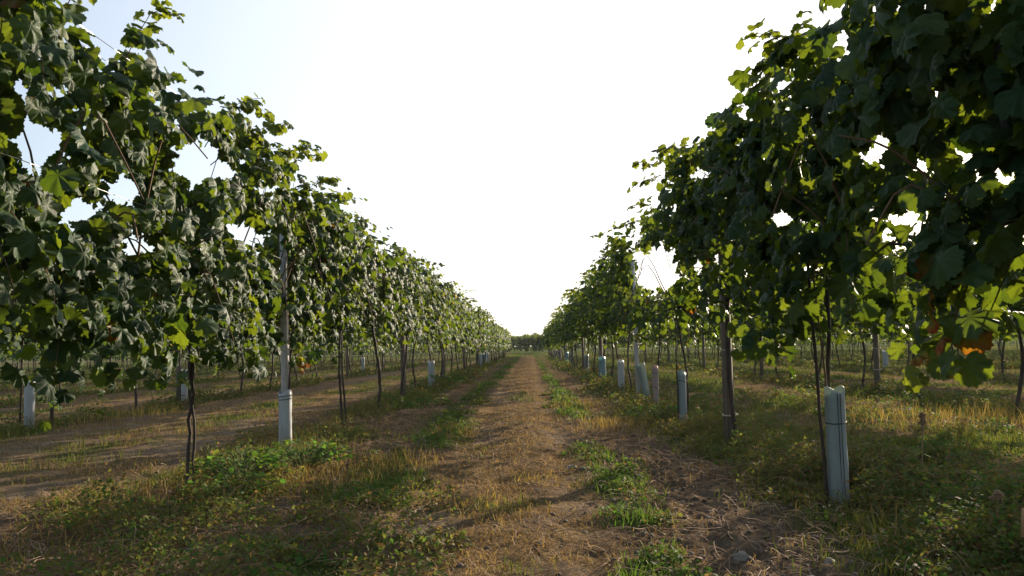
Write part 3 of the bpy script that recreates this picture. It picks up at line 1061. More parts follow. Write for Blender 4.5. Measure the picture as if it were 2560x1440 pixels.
XL, XR = row_x(-1), row_x(0)
post(XL - 0.03, 7.55, "pale concrete post standing inside the white guard left of the path", kind='concrete', ties=())
post(XL, 14.35, "first weathered wooden post of the row left of the path", ties=(0.9,))
post(XR - 0.02, 7.00, "large weathered wooden post with pale twine ties right of the path", ties=(0.30, 0.86))
post(XR, 12.95, "tall pale post rising into a gap of sky behind the leaning split guard", kind='concrete', ties=(0.9,), hz=0.97)
i = 0
for y in np.arange(21.0, ROW_END, 6.6):
    post(XL, y, "grey wooden post further along the row left of the path", "wooden posts further along the row left of the path", ties=())
for y in np.arange(19.6, ROW_END, 6.6):
    post(XR, y, "grey wooden post further along the row right of the path", "wooden posts further along the row right of the path", ties=())
for row in (-2, 1):
    side = "left" if row < 0 else "right"
    nth = "second" if row in (-2, 1) else "third"
    y = {-2: 14.2, -3: 18.0, 1: 13.4, 2: 16.5}[row]
    first = True
    while y < 42:
        if first and row == 1:
            post(row_x(row), y, "nearest wooden post of the second row out right of the path, tied with twine", ties=(0.4, 0.75))
        elif first and row == -2:
            post(row_x(row), y, "dark wooden post beside a white guard in the second row out left of the path", ties=())
        else:
            post(row_x(row), y, f"wooden post along the {nth} row out {side} of the path", f"wooden posts of the {nth} row out {side} of the path", ties=())
        first = False
        y += 6.6

# ------------------------------------------------------------------ vine guards
def guard_mesh(h, r, seed, mat, squash=0.8, split=False, flare=0.0):
    rng = np.random.default_rng(seed)
    n, rows = 28, 14
    th = np.linspace(0, 2 * math.pi, n + 1)[:-1] if not split else np.linspace(0.5, 2 * math.pi - 0.5, n)
    Vo, Vi = [], []
    for j in range(rows):
        f = j / (rows - 1)
        z = -0.02 + f * (h + 0.02)
        rr = r * (1 + flare * f + 0.03 * math.sin(5 * f + seed))
        k = 1 + 0.06 * np.cos(3 * th + seed) * f + 0.02 * rng.normal(size=len(th))
        if split:
            k = k * (1 + 0.25 * f * (np.cos(th) > 0.4))
        zz = z + (0.02 * np.sin(2 * th + seed) if j == rows - 1 else 0 * th)
        Vo.append(np.c_[rr * k * np.cos(th), rr * k * squash * np.sin(th), zz])
        Vi.append(np.c_[(rr * k - 0.003) * np.cos(th), (rr * k - 0.003) * squash * np.sin(th), zz])
    Vo, Vi = np.concatenate(Vo), np.concatenate(Vi)
    m = len(th)
    cols = np.arange(m if not split else m - 1)
    F = []
    N = len(Vo)
    for j in range(rows - 1):
        a = j * m + cols
        b_ = j * m + (cols + 1) % m
        F.append(np.stack([a, b_, b_ + m, a + m], 1))
        F.append(np.stack([N + a, N + a + m, N + b_ + m, N + b_], 1))
    top = (rows - 1) * m
    a = top + cols
    b_ = top + (cols + 1) % m
    F.append(np.stack([a, b_, N + b_, N + a], 1))
    return make_mesh("sleeve", np.r_[Vo, Vi], np.concatenate(F), [mat], smooth=True)

def seam_mesh(h, r, squash=0.8):
    mb = MB()
    for a in (-1.75, -1.45):
        mb.tube([(r * 1.005 * math.cos(a), r * 1.005 * squash * math.sin(a), z) for z in np.linspace(0.0, h * 0.97, 5)], 0.0022, 4)
    return mb.mesh("seam", [M_STAKE])

def guard(x, y, h, r, mat, label, group=None, seed=0, lean=(0, 0), ties=(), seam=False, split=False, stakes=0, me=None):
    t = thing("vine_guard", label, "vine guard", (x, y, gz(x, y)), seed * 0.7 if not seam else 0.25, group)
    t.rotation_euler[0], t.rotation_euler[1] = lean
    sl = link("sleeve", me or guard_mesh(h, r, seed, mat, split=split), t)
    for z in ties:
        k = link("tie", tie_mesh(r * 1.05, M_TIE_DARK, 0.0035), t, (0, 0, z))
        k.scale = (1, 0.84, 1)
    if seam:
        link("seam", seam_mesh(h, r), t)
    return t

guard(XR - 0.02, 4.56, 0.65, 0.058, M_GUARD_BLUE, "nearest tall pale blue vine guard with a dark wire tie and vertical seams", seed=1, ties=(0.47,), seam=True)
guard(XR - 0.03, 9.05, 0.62, 0.062, M_GUARD_BLUE, "pale grey blue vine guard just beyond the large weathered post", seed=2, ties=(0.52,), lean=(0, 0.02))
guard(XR, 11.15, 0.60, 0.048, M_GUARD_PINK, "faded pinkish vine guard below the low grapevine", seed=3, ties=(0.3, 0.5))
guard(XR + 0.14, 12.88, 0.60, 0.060, M_GUARD_BLUE, "leaning split vine guard propped against the tall pale post", seed=9, lean=(0.03, -0.19), split=True)
guard(XR, 15.35, 0.62, 0.062, M_GUARD_WHITE, "narrow grey vine guard between leaning guard and turquoise guard", seed=5)
guard(XR, 19.3, 0.62, 0.10, M_GUARD_TURQ, "wide turquoise vine guard in the row right of the path", seed=6, ties=(0.5,))
guard(XR, 24.6, 0.62, 0.085, M_GUARD_BLUE, "pale guard just beyond the turquoise guard right of the path", seed=7)
guard(XL - 0.03, 7.52, 0.53, 0.070, M_GUARD_WHITE, "wide white vine guard round the foot of the concrete post", seed=8, ties=(0.46, 0.49))
guard(XL, 18.4, 0.62, 0.075, M_GUARD_WHITE, "white vine guard beside a leafy weed in the row left of the path", seed=9)
guard(row_x(-2), 9.95, 0.60, 0.060, M_GUARD_WHITE, "white vine guard beside a crooked dark stem, second row out left of the path", seed=10)
guard(row_x(-2) + 0.13, 14.15, 0.62, 0.062, M_GUARD_WHITE, "white vine guard pressed against a dark wooden post left of the path", seed=11)
far_g = {M_GUARD_BLUE.name: guard_mesh(0.62, 0.085, 12, M_GUARD_BLUE), M_GUARD_TURQ.name: guard_mesh(0.62, 0.085, 13, M_GUARD_TURQ), M_GUARD_WHITE.name: guard_mesh(0.62, 0.075, 14, M_GUARD_WHITE)}
for x, y, m, s in ((XL, 36.3, M_GUARD_WHITE, "left"), (XL, 38.5, M_GUARD_BLUE, "left"), (XL, 40.7, M_GUARD_TURQ, "left"), (XL, 42.9, M_GUARD_WHITE, "left"),
                   (XR, 33.2, M_GUARD_BLUE, "right"), (XR, 37.6, M_GUARD_TURQ, "right"), (XR, 46.4, M_GUARD_BLUE, "right"), (XR, 55.2, M_GUARD_WHITE, "right")):
    c = {M_GUARD_WHITE.name: "white", M_GUARD_BLUE.name: "pale blue", M_GUARD_TURQ.name: "turquoise"}[m.name]
    guard(x, y, 0, 0, m, f"small far {c} vine guard in the row {s} of the path", f"far vine guards in the row {s} of the path", seed=int(y), me=far_g[m.name])
for x, y in ((row_x(-2), 30.0), (row_x(-3), 22.5), (row_x(2), 22.2)):
    s = "left" if x < 0 else "right"
    guard(x, y, 0, 0, M_GUARD_WHITE, f"far white vine guard behind the first row {s} of the path", f"far white vine guards behind the first row {s} of the path", seed=int(y), me=far_g[M_GUARD_WHITE.name])

# dark stakes that stand beside young vines
def stake(x, y, h, label, r=0.009, lean=(0, 0), mat=None, seed=0):
    rng = np.random.default_rng(seed)
    mb = MB()
    z = np.linspace(-0.05, h, 9)
    P = np.c_[lean[0] * z + rng.normal(0, .002, 9), lean[1] * z + rng.normal(0, .002, 9), z]
    mb.tube(P, np.linspace(r, r * 0.85, 9), 7)
    o = link("vine_stake", mb.mesh("vine_stake", [mat or M_STAKE]), None, (x, y, gz(x, y)))
    return tag(o, label, "stake")
stake(XR - 0.092, 4.54, 1.45, "thin dark stake hard against the nearest pale blue guard", 0.010, (-0.035, 0.0), seed=1)
stake(XR - 0.01, 4.58, 1.5, "slim brown cane rising out of the nearest pale blue guard", 0.006, (-0.06, 0.02), M_CANE, seed=2)
stake(row_x(-2) - 0.1, 9.93, 1.4, "dark stake beside the white guard in the second row out left of the path", 0.014, (0.01, 0), seed=3)
stake(XR - 0.09, 9.02, 1.2, "thin dark stake beside the guard beyond the large weathered post", 0.008, (0.01, 0), seed=4)
# sawn stake at the bottom corner
st = thing("wooden_stake", "short sawn wooden stake at the bottom corner right of the path", "stake", (1.655, 2.74, gz(1.655, 2.74)), 0.3)
mb = MB(); mb.prism([(-.03, -.02), (.03, -.02), (.03, .02), (-.03, .02)], -0.05, 0.33, 0.95, (0.01, 0))
link("shaft", mb.mesh("shaft", [M_STAKE], False), st)
mb = MB(); mb.prism([(-.032, -.022), (.032, -.022), (.032, .022), (-.032, .022)], 0.24, 0.335, 0.97, (0.01, 0))
link("cut_end", mb.mesh("cut_end", [M_CUT], False), st)

# ------------------------------------------------------------------ trellis wires
def wire(x, z, label, y0=-1.0, y1=ROW_END, seed=0, r=0.0022):
    rng = np.random.default_rng(seed)
    ys = np.arange(y0, y1, 1.1)
    sag = 0.02 * np.sin(ys * 0.95 + seed) + rng.normal(0, 0.004, len(ys))
    mb = MB()
    mb.tube(np.c_[x + rng.normal(0, 0.006, len(ys)), ys, z + sag], r, 4)
    return tag(link("trellis_wire", mb.mesh("trellis_wire", [M_WIRE])), label, "wire")
for row, s in ((-1, "left"), (0, "right")):
    for z, nm, off in ((1.30, "lowest", 0.03), (1.75, "middle", 0.05), (2.45, "highest", 0.06), (2.47, "doubled highest", 0.16)):
        wire(row_x(row) + off * (1 if row < 0 else -1), z, f"{nm} galvanised wire strung along the vine row {s} of the path", seed=int(z * 10) + row)

# ------------------------------------------------------------------ ground growth (uncountable)
def blades(name, x, y, h, w, col, lean, mat, curve=0.5):
    """bent tapered blades: 5 vertices, 3 faces each"""
    rng = np.random.default_rng(len(x))
    n = len(x)
    z = ground_z(x, y) - 0.004
    a = rng.uniform(0, 2 * math.pi, n)
    d = np.stack([np.cos(a), np.sin(a), np.zeros(n)], 1)
    b2 = rng.uniform(0, 2 * math.pi, n)
    s = np.stack([np.cos(b2), np.sin(b2), np.zeros(n)], 1) * (w / 2)[:, None]
    P = np.stack([x, y, z], 1)
    up = np.array([0, 0, 1.0])
    up1 = np.sqrt(np.clip(1 - (lean * .6) ** 2, 0.02, 1))
    up2 = np.sqrt(np.clip(1 - (np.clip(lean * (1 + curve), 0, .999)) ** 2, 0.0, 1))
    m1 = P + d * (h * 0.5 * lean * .6)[:, None] + up * (h * 0.5 * up1)[:, None]
    t = m1 + d * (h * 0.5 * np.clip(lean * (1 + curve), 0, 1))[:, None] + up * (h * 0.5 * up2)[:, None]
    V = np.stack([P - s, P + s, m1 + s * .8, m1 - s * .8, t], 1).reshape(-1, 3)
    i = 5 * np.arange(n)[:, None]
    F4 = i + np.array([[0, 1, 2, 3]])
    F3 = i + np.array([[3, 2, 4]])
    C = np.repeat(np.c_[col, np.ones(n)], 5, 0)
    return link(name, make_mesh(name, V, [F4, F3], [mat], {"tint": C}))

def scatter(n, y0, y1, xpad, power=1.0):
    y = y0 + (y1 - y0) * RNG.random(n) ** power
    xl = -0.68 * y - xpad
    xh = 0.66 * y + xpad
    x = xl + (xh - xl) * RNG.random(n)
    return x, y

def lerp_col(a, b, t):
    return np.asarray(a)[None] * (1 - t[:, None]) + np.asarray(b)[None] * t[:, None]

GX, GY, GH, GW, GC, GL = [], [], [], [], [], []      # green grass
SX, SY, SH, SW, SCOL, SL = [], [], [], [], [], []    # dry grass and straw
ZONES = [(1.3, 6.0, 100000, 1.15, 0.9), (6.0, 12.0, 110000, 1.5, 1.6), (12.0, 26.0, 90000, 2.0, 2.0), (26.0, 60.0, 70000, 3.6, 2.0), (60.0, 102.0, 26000, 5.5, 2.0)]
for (y0, y1, n, ws, xpad) in ZONES:
    x, y = scatter(n, y0, y1, xpad)
    keep = x > -40
    x, y = x[keep], y[keep]
    g, s, p = cover_of(x, y)
    fine = np.clip(sstep(0.25, 0.75, noise(x, y, 5.5, 31)) * 0.75 + sstep(0.2, 0.8, noise(x, y, 1.7, 32)) * 0.5, 0, 1.1)
    r = RNG.random(len(x))
    under = np.exp(-(row_dist(x) / 0.55) ** 2)
    isg = r < np.clip(g * fine * 1.5, 0, 1) * (0.85 - 0.45 * under * (y < 20))
    hg = (0.025 + 0.05 * RNG.random(len(x)) + 0.10 * np.where(y < 6.5, 0.3, 1.0) * under * RNG.random(len(x))) * (0.6 + 0.8 * fine)
    hue = np.clip(RNG.normal(0.45, 0.25, len(x)) - 0.35 * under * noise(x, y, 0.8, 33), 0, 1)
    vivid = np.clip(np.exp(-((x - 0.53) / 0.3) ** 2) + np.exp(-((x + 1.02) / 0.35) ** 2), 0, 1)
    hue = np.clip(hue + 0.5 * vivid, 0, 1)
    cg = lerp_col((0.125, 0.112, 0.030), (0.050, 0.105, 0.016), hue) * (1 + 0.2 * vivid)[:, None]
    GX.append(x[isg]); GY.append(y[isg]); GH.append(hg[isg] * ws ** 0.25); GW.append(np.full(isg.sum(), 0.0045 * ws)); GC.append(cg[isg]); GL.append(RNG.uniform(0.1, 0.8, isg.sum()))
    lane = np.where(x < ROW0 - ROW_GAP, np.exp(-((np.abs(row_dist(x)) - 1.15) / 0.46) ** 2), 0)
    iss = (~isg) & (r < 0.06 - 0.3 * lane + 0.85 * np.clip(s * fine * 1.25 + 0.12 * under + 0.04, 0, 1) - 0.35 * p)
    stand = RNG.random(len(x)) < (0.08 + 0.2 * under)
    hs = np.where(stand, 0.04 + 0.12 * under * RNG.random(len(x)) + 0.04 * RNG.random(len(x)), 0.03 + 0.07 * RNG.random(len(x)))
    cs = lerp_col((0.085, 0.050, 0.024), (0.46, 0.31, 0.12), RNG.random(len(x)) ** 1.6)
    SX.append(x[iss]); SY.append(y[iss]); SH.append(hs[iss] * ws ** 0.25); SW.append(np.full(iss.sum(), 0.0032 * ws)); SCOL.append(cs[iss])
    SL.append(np.where(stand[iss], RNG.uniform(0.1, 0.7, iss.sum()), RNG.uniform(0.93, 1.0, iss.sum())))
# upright yellow tufts beside the path
for (cx, cy, rad, n, hh) in ((-1.35, 5.9, 0.42, 420, 0.13), (-1.0, 6.3, 0.30, 260, 0.10), (-1.75, 5.2, 0.4, 260, 0.12), (-0.85, 8.6, 0.28, 200, 0.11), (0.95, 9.2, 0.4, 330, 0.13), (0.75, 12.0, 0.45, 260, 0.12),
                             (-0.25, 4.6, 0.25, 170, 0.07), (0.02, 5.6, 0.2, 110, 0.07), (4.3, 9.0, 0.8, 500, 0.2), (5.6, 8.6, 0.8, 500, 0.22), (-5.9, 11.5, 0.7, 300, 0.2)):
    a = RNG.uniform(0, 6.28, n)
    rr = rad * np.sqrt(RNG.random(n))
    SX.append(cx + rr * np.cos(a)); SY.append(cy + 1.6 * rr * np.sin(a)); SH.append(hh * RNG.uniform(0.5, 1.3, n)); SW.append(np.full(n, 0.0055))
    SCOL.append(lerp_col((0.20, 0.14, 0.045), (0.46, 0.33, 0.10), RNG.random(n))); SL.append(RNG.uniform(0.1, 0.75, n))
cat = np.concatenate
tag(blades("grass", cat(GX), cat(GY), cat(GH), cat(GW), cat(GC), cat(GL), M_BLADE), "short green and olive grass in strips along the path and under the rows", "grass", kind="stuff")
tag(blades("dry_grass", cat(SX), cat(SY), cat(SH), cat(SW), cat(SCOL), cat(SL), M_STRAW), "dry yellow and brown straw lying over the path and soil", "dry grass", kind="stuff")

# creeping weeds with small leaves
def weed_mat(centres, leaf_lo, leaf_hi, per, hmax, name, label, yellow=0.4):
    V, F, C = [], [], []
    n = 0
    for (cx, cy, rad, dens, g) in centres:
        m = int(per * dens / np.clip(cy / 7.0, 1.0, 4.5) ** 1.6) + 3
        a = RNG.uniform(0, 6.28, m)
        rr = rad * np.sqrt(RNG.random(m))
        x = cx + rr * np.cos(a)
        y = cy + 1.3 * rr * np.sin(a)
        lump = 0.15 + 1.25 * sstep(0.2, 0.85, noise(x, y, 5.0, 41) * 0.65 + noise(x, y, 12.0, 42) * 0.35)
        dome = np.sqrt(np.clip(1 - (rr / rad) ** 2, 0.03, 1))
        z = ground_z(x, y) + (0.02 + hmax * min(1.0, rad / 0.30) * lump * dome) * RNG.random(m) ** 0.45
        nrm = np.stack([np.zeros(m), np.zeros(m), np.ones(m)], 1) + RNG.normal(0, 0.55, (m, 3))
        nrm /= np.linalg.norm(nrm, axis=1)[:, None]
        t = RNG.normal(size=(m, 3))
        t -= nrm * (t * nrm).sum(1)[:, None]
        t /= np.linalg.norm(t, axis=1)[:, None]
        b2 = np.cross(nrm, t)
        s = (RNG.uniform(leaf_lo, leaf_hi, m) * np.clip(cy / 7.0, 1.0, 4.5))[:, None]
        P = np.stack([x, y, z], 1)
        W = RNG.uniform(0.22, 0.36, m)[:, None]
        q = np.stack([P, P + t * s * .45 + b2 * s * W - nrm * s * .06, P + t * s - nrm * s * .2, P + t * s * .45 - b2 * s * W - nrm * s * .06], 1)
        V.append(q.reshape(-1, 3))
        i = n + 4 * np.arange(m)[:, None]
        F.append(np.concatenate([i + np.array([[0, 1, 2]]), i + np.array([[0, 2, 3]])]))
        n += 4 * m
        hue = np.clip(RNG.normal(g, 0.28, m), 0, 1)
        c = lerp_col((0.128, 0.122, 0.034), (0.045, 0.105, 0.020), hue)
        dry = RNG.random(m) < 0.22 * (1.5 - g)
        c[dry] = np.array([0.15, 0.10, 0.05]) * RNG.uniform(0.6, 1.2, (dry.sum(), 1))
        C.append(np.repeat(np.c_[c, np.ones(m)], 4, 0))
    return tag(link(name, make_mesh(name, cat(V), cat(F), [M_WEED], {"tint": cat(C)})), label, "weeds", kind="stuff")

cen = []
for row in (-5, -4, -3, -2, -1, 0, 1, 2, 3, 4):
    y = 2.0
    while y < 46.0:
        big = RNG.random() < 0.55
        x = row_x(row) + RNG.normal(0, 0.24)
        rad = RNG.uniform(0.24, 0.5) if big else RNG.uniform(0.10, 0.22)
        if row == -1 and y < 4.9 and RNG.random() < 0.55:
            y += 0.1
            continue
        if row == 0 and y < 8.5:
            x = max(x, 1.36 + rad * 0.85)
        if abs(x) < 0.7 * y + 1.2 and noise(np.array([x]), np.array([y]), 0.9, 11)[0] > 0.20:
            cen.append((x, y, rad, (rad / 0.33) ** 2 * (1.25 if y < 9 else 0.8), RNG.uniform(0.0, 0.85)))
        y += RNG.uniform(0.08, 0.34) * (1 if row in (-1, 0) else 1.6) * max(1, y / 14)
for y in np.arange(2.2, 16, 0.20):
    for xc, sp in ((0.55, .10), (-1.02, .16)):
        if cover_of([xc], [y])[0][0] > 0.45:
            cen.append((xc + RNG.normal(0, sp), y, RNG.uniform(0.07, 0.17), 0.22, RNG.uniform(0.4, 0.95)))
for k in range(90):
    cen.append((RNG.uniform(2.2, 7), RNG.uniform(4, 14), RNG.uniform(0.12, 0.36), 0.4, RNG.uniform(0.3, 1.0)))
for k in range(34):
    cen.append((RNG.uniform(-1.9, -0.4), RNG.uniform(2.4, 5.0), RNG.uniform(0.10, 0.30), 0.4, RNG.uniform(0.2, 0.8)))
for k in range(70):
    cen.append((RNG.uniform(1.55, 2.8), RNG.uniform(2.3, 5.8), RNG.uniform(0.15, 0.38), 0.9, RNG.uniform(0.2, 0.9)))
# keep the foot of the nearest guard in sight
cen = [c for c in cen if not (abs(c[0] - 1.62) < c[2] + 0.02 and 3.6 < c[1] < 4.6)]
weed_mat(cen, 0.012, 0.036, 820, 0.20, "creeping_weeds", "low tangled weeds with small leaves along the feet of the vines")

# dry curving stems lying about
mb = MB()
for k in range(2600):
    y = 1.8 + 9.5 * RNG.random() ** 1.5
    zone = RNG.random()
    x = RNG.normal(-1.9, 0.6) if zone < 0.5 else (RNG.normal(1.35, 0.5) if zone < 0.85 else RNG.uniform(-1.5, 1.5))
    L = RNG.uniform(0.08, 0.34)
    a = RNG.uniform(0, 6.28)
    bend = RNG.normal(0, 1.6)
    s = np.linspace(0, 1, 6)
    ang = a + bend * s
    px = x + np.cumsum(np.cos(ang)) * L / 6
    py = y + np.cumsum(np.sin(ang)) * L / 6
    hz = RNG.uniform(0.004, 0.05) * np.sin(s * math.pi * RNG.uniform(0.5, 1.0)) + 0.003
    mb.tube(np.c_[px, py, ground_z(px, py) + hz], 0.0017 + 0.001 * RNG.random(), 3, caps=False)
for k in range(1500):
    c = cen[RNG.integers(len(cen))]
    if c[1] > 12:
        continue
    a0 = RNG.uniform(0, 6.28)
    r0 = c[2] * math.sqrt(RNG.random())
    x0, y0 = c[0] + r0 * math.cos(a0), c[1] + r0 * math.sin(a0)
    a = RNG.uniform(0, 6.28)
    L = RNG.uniform(0.12, 0.36)
    t = np.linspace(0, 1, 6)
    px, py = x0 + math.cos(a) * L * t, y0 + math.sin(a) * L * t
    hz = RNG.uniform(0.05, 0.24) * (1 - (1 - t) ** 2) * (1 - 0.5 * t ** 3) * min(1, c[2] / 0.25)
    mb.tube(np.c_[px, py, ground_z(px, py) + hz], (0.0022 - 0.001 * t) * max(1, c[1] / 7), 3, caps=False)
tag(link("dry_stems", mb.mesh("dry_stems", [M_TWIG])), "thin curled dry stems scattered on the soil", "stems", kind="stuff")

# crumbly soil lumps
_ico_v = np.array([(0, 0, 1), (.89, 0, .45), (.28, .85, .45), (-.72, .53, .45), (-.72, -.53, .45), (.28, -.85, .45), (.72, .53, -.45), (-.28, .85, -.45), (-.89, 0, -.45), (-.28, -.85, -.45), (.72, -.53, -.45), (0, 0, -1)])
_ico_f = np.array([(0, 1, 2), (0, 2, 3), (0, 3, 4), (0, 4, 5), (0, 5, 1), (1, 6, 2), (2, 7, 3), (3, 8, 4), (4, 9, 5), (5, 10, 1), (6, 7, 2), (7, 8, 3), (8, 9, 4), (9, 10, 5), (10, 6, 1), (11, 7, 6), (11, 8, 7), (11, 9, 8), (11, 10, 9), (11, 6, 10)])
nc = 7500
cy = 1.8 + 9 * RNG.random(nc) ** 1.7
cx = np.where(RNG.random(nc) < 0.6, RNG.normal(1.05, 0.42, nc), np.where(RNG.random(nc) < 0.5, RNG.normal(-1.9, 0.5, nc), RNG.uniform(-1.6, 0.6, nc)))
cs_ = 0.003 + 0.017 * RNG.random(nc) ** 5
cv = _ico_v[None] * cs_[:, None, None] * RNG.uniform(0.7, 1.25, (nc, 12, 1)) * np.array([1, 1, 0.7])
cv = cv + np.stack([cx, cy, ground_z(cx, cy) + cs_ * 0.25], 1)[:, None, :]
cf = _ico_f[None] + 12 * np.arange(nc)[:, None, None]
M_CLOD = plain_material("soil_lump", (0.06, 0.044, 0.031), (0.16, 0.12, 0.085), 9.0, 0.95, bump=0.5)
tag(link("soil_clods", make_mesh("soil_clods", cv.reshape(-1, 3), cf.reshape(-1, 3), [M_CLOD])), "crumbly brown soil lumps strewn over bare ground", "soil", kind="stuff")

# ------------------------------------------------------------------ single plants, twigs and stones
def broad_weed(x, y, r, h, nleaf, label, seed, size=0.040):
    rng = np.random.default_rng(seed)
    t = thing("broadleaf_weed", label, "weed", (x, y, gz(x, y)))
    mb = MB()
    V, F, C, n = [], [], [], 0
    for k in range(nleaf):
        a = rng.uniform(0, 6.28)
        rr = r * math.sqrt(rng.random())
        top = np.array([rr * math.cos(a), rr * math.sin(a), h * rng.uniform(0.45, 1.0) * (1 - 0.35 * rr / r)])
        if k % 3 == 0:
            mb.tube(spline([(top[0] * .2, top[1] * .2, -0.01), (top[0] * .5, top[1] * .5, top[2] * .6), top], 5), 0.0025, 4, caps=False)
        d = np.array([math.cos(a), math.sin(a), rng.uniform(-0.3, 0.4)])
        nr = np.array([0, 0, 1.0]) + rng.normal(0, 0.4, 3)
        nr -= d * nr.dot(d) / d.dot(d)
        nr /= np.linalg.norm(nr)
        d /= np.linalg.norm(d)
        b2 = np.cross(nr, d)
        s = size * rng.uniform(0.6, 1.2)
        o = [(0, 0, 0), (.15, .3, .03), (.45, .42, .05), (.8, .25, 0), (1, 0, -.12), (.8, -.25, 0), (.45, -.42, .05), (.15, -.3, .03)]
        V.append(np.array([top + s * (p * d + q * b2 + w * nr) for p, q, w in o] + [top + s * .5 * d - s * .06 * nr]))
        k8 = np.arange(8)
        F.append(n + np.stack([k8, (k8 + 1) % 8, np.full(8, 8)], 1))
        n += 9
        c = np.array([0.055, 0.135, 0.022]) * rng.uniform(0.6, 1.3) + np.array([0.07, 0.03, 0.008]) * rng.random() ** 2
        C.append(np.tile([*c, 1], (9, 1)))
    link("stem", mb.mesh("stem", [M_STEM]), t)
    link("foliage", make_mesh("foliage", cat(V), cat(F), [M_WEED], {"tint": cat(C)}, smooth=True), t)
    return t
broad_weed(-2.0, 5.5, 0.32, 0.28, 330, "bright green broadleaf weed beside the bare double stem left of the path", 1)
broad_weed(-1.75, 6.15, 0.36, 0.24, 300, "broadleaf weed between the double stem and the white guard, sunlit leaves", 2)
broad_weed(-1.85, 5.0, 0.28, 0.18, 190, "darker low broadleaf weed in front of the sunlit one left of the path", 3)
broad_weed(-1.98, 18.6, 0.40, 0.42, 80, "bushy leafy weed beside the white guard further along left of the path", 4, 0.11)
broad_weed(1.52, 9.7, 0.40, 0.24, 90, "leafy weed beside the pale grey blue guard right of the path", 5, 0.05)

def seed_weed(x, y, h, label, seed):
    rng = np.random.default_rng(seed)
    t = thing("seed_head_weed", label, "weed", (x, y, gz(x, y)))
    mb = MB()
    P = spline([(0, 0, -0.02), (0.01, 0.0, h * .5), (0.03, 0.01, h * .85), (0.02, 0, h)], 9)
    mb.tube(P, np.linspace(0.005, 0.003, 9), 5)
    link("stem", mb.mesh("stem", [M_TWIG]), t)
    mb = MB()
    for k in range(90):
        f = rng.uniform(0.68, 1.02)
        p = np.array([np.interp(f, np.linspace(0, 1, 9), P[:, j]) for j in range(3)]) + rng.normal(0, 0.008, 3)
        e = p + rng.normal(0, 0.008, 3) + np.array([0, 0, 0.012])
        mb.tube([p, (p + e) / 2, e], [0.002, 0.006, 0.002], 4)
    link("seed_head", mb.mesh("seed_head", [M_TWIG]), t)
    for k in range(3):
        a = rng.uniform(0, 6.28)
        z = h * rng.uniform(0.3, 0.6)
        d = np.array([math.cos(a), math.sin(a), -0.5])
        b2 = np.array([-math.sin(a), math.cos(a), 0])
        p0 = np.array([0.01, 0, z])
        V = np.array([p0, p0 + .03 * d + .016 * b2, p0 + .07 * d, p0 + .03 * d - .016 * b2, p0 + .035 * d + np.array([0, 0, .006])])
        link("leaf", make_mesh("leaf", V, np.array([[0, 1, 4], [1, 2, 4], [2, 3, 4], [3, 0, 4]]), [M_WEED], {"tint": np.tile([.13, .17, .03, 1], (5, 1))}), t)
    return t
seed_weed(2.42, 5.1, 0.42, "brown seed head weed standing just right of the nearest blue guard", 1)
seed_weed(2.28, 3.75, 0.36, "dark seed head weed near the right picture edge", 2)
seed_weed(1.98, 3.55, 0.22, "short brown seed head weed in the tangled weeds at bottom right", 3)

def stone(x, y, s, label, seed):
    rng = np.random.default_rng(seed)
    import bmesh
    bm = bmesh.new()
    bmesh.ops.create_icosphere(bm, subdivisions=3, radius=1.0)
    ph = rng.uniform(0, 6, 6)
    for v in bm.verts:
        k = 1 + 0.13 * math.sin(3.1 * v.co.x + ph[0]) + 0.11 * math.sin(4.3 * v.co.y + ph[1]) + 0.08 * math.sin(6.7 * v.co.z + 5 * v.co.x + ph[2]) + 0.03 * math.sin(13 * v.co.y + 11 * v.co.x + ph[3])
        v.co = (v.co.x * k * s, v.co.y * k * s * 0.8, v.co.z * k * s * 0.55)
    me = bpy.data.meshes.new("stone")
    bm.to_mesh(me)
    bm.free()
    me.polygons.foreach_set("use_smooth", np.ones(len(me.polygons), bool))
    me.materials.append(M_STONE)
    o = link("stone", me, None, (x, y, gz(x, y) + s * 0.15))
    o.rotation_euler = (0, 0, rng.uniform(0, 6))
    return tag(o, label, "stone")
stone(0.30, 6.15, 0.045, "small pale stone in the wheel track of the path", 1)
stone(0.37, 6.0, 0.030, "smaller pale stone touching the path's pale stone", 5)
stone(0.86, 3.42, 0.046, "flat pale clod on the bare soil right of the path", 2)
stone(1.02, 3.02, 0.040, "grey clod at the bottom edge right of the path", 3)
stone(1.55, 2.95, 0.05, "dark soil clod beneath the weeds at bottom right", 4)
stone(1.18, 3.30, 0.028, "little round clod on the bare soil near bottom right weeds", 6)

def twig(x, y, L, a, label, seed, r=0.005, forks=1, flat=False):
    rng = np.random.default_rng(seed)
    mb = MB()
    def arm(px, py, aa, LL, rr, z0):
        s = np.linspace(0, 1, 8)
        ang = aa + rng.normal(0, 0.3) * s
        qx = px + np.cumsum(np.cos(ang)) * LL / 8
        qy = py + np.cumsum(np.sin(ang)) * LL / 8
        zz = ground_z(x + qx, y + qy) - gz(x, y) + rr + 0.012 + 0.012 * np.sin(s * 3)
        mb.tube(np.c_[qx, qy, zz], np.linspace(rr, rr * 0.6, 8), 6)
        return qx[4], qy[4]
    fx, fy = arm(0, 0, a, L, r, 0)
    for k in range(forks):
        arm(fx, fy, a + rng.choice([-1, 1]) * rng.uniform(0.4, 0.8), L * 0.5, r * 0.7, 0)
    o = link("twig", mb.mesh("twig", [M_TWIG]), None, (x, y, gz(x, y)))
    return tag(o, label, "twig")
twig(-0.72, 4.28, 0.55, 1.25, "pale straight stick lying in the grass left of the path", 1, 0.010, 0)
twig(0.36, 3.20, 0.26, 0.3, "forked reddish twig on the path near the bottom", 2, 0.005, 2)
twig(-1.55, 4.4, 0.3, 2.4, "curved dry twig on the bare ground left of the path", 3, 0.004, 0)
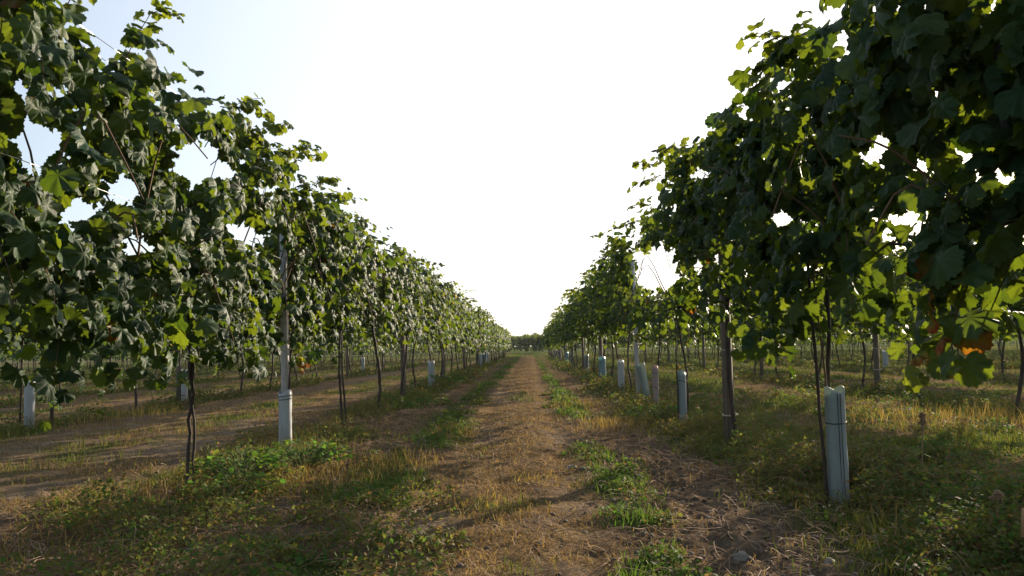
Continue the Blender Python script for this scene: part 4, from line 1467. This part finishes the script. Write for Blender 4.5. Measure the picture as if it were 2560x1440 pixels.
twig(1.02, 3.75, 0.26, -0.8, "thin reddish twig on the bare soil right of the path", 4, 0.004, 1)

# ------------------------------------------------------------------ trees far beyond the headland
def tree(x, y, h, w, label, seed):
    rng = np.random.default_rng(seed)
    t = thing("tree", label, "tree", (x, y, 0))
    mb = MB()
    mb.tube(spline([(0, 0, -0.1), (0.1, 0, h * .3), (0, .1, h * .6), (0.05, 0, h * .9)], 8), np.linspace(h * .03, h * .008, 8), 7)
    for k in range(7):
        a = rng.uniform(0, 6.28)
        z = h * rng.uniform(0.25, 0.6)
        mb.tube(spline([(0, 0, z), (w * .25 * math.cos(a), w * .25 * math.sin(a), z + h * .12), (w * .42 * math.cos(a), w * .42 * math.sin(a), z + h * .25)], 5), np.linspace(h * .012, h * .004, 5), 5)
    link("trunk", mb.mesh("trunk", [M_BARK]), t)
    cl = 26
    cc = np.stack([rng.normal(0, w * .22, cl), rng.normal(0, w * .22, cl), h * rng.uniform(0.35, 0.95, cl)], 1)
    m = 70
    pos = (cc[:, None, :] + rng.normal(0, w * .085, (cl, m, 3))).reshape(-1, 3)
    M = len(pos)
    V, F, U, C = place_leaves(pos, rng.normal(size=(M, 3)) + (0, 0, .6), rng.normal(size=(M, 3)) + (0, 0, -.5), np.full(M, w * .07) * rng.uniform(.6, 1.2, M),
                              np.stack([rng.uniform(0, .35, M), rng.random(M), np.zeros(M), np.ones(M)], 1), 'far', rng)
    link("crown", make_mesh("crown", V, F, [M_LEAF_FAR], {"tint": C}, uv=U), t)
    return t
tree(1.2, 150, 3.1, 3.0, "pale far tree whose tip just shows above the vines at the end of the path", 1)

# ------------------------------------------------------------------ thin low-sun haze
mh, nt_h, out_h = new_mat("haze_air")
pv = nt_h.nodes.new("ShaderNodeVolumePrincipled")
pv.inputs["Color"].default_value = (0.95, 0.96, 0.92, 1)
pv.inputs["Density"].default_value = 0.0004
pv.inputs["Anisotropy"].default_value = 0.2
nt_h.links.new(pv.outputs[0], out_h.inputs["Volume"])
hv = np.array([(x, y, z) for z in (-1.6, 5.2) for y in (-12.0, 175.0) for x in (-130.0, 130.0)])
hf = np.array([(0, 2, 3, 1), (4, 5, 7, 6), (0, 1, 5, 4), (2, 6, 7, 3), (0, 4, 6, 2), (1, 3, 7, 5)])
tag(link("haze", make_mesh("haze", hv, hf, [mh])), "thin pale morning haze over the vineyard", "haze", kind="stuff")
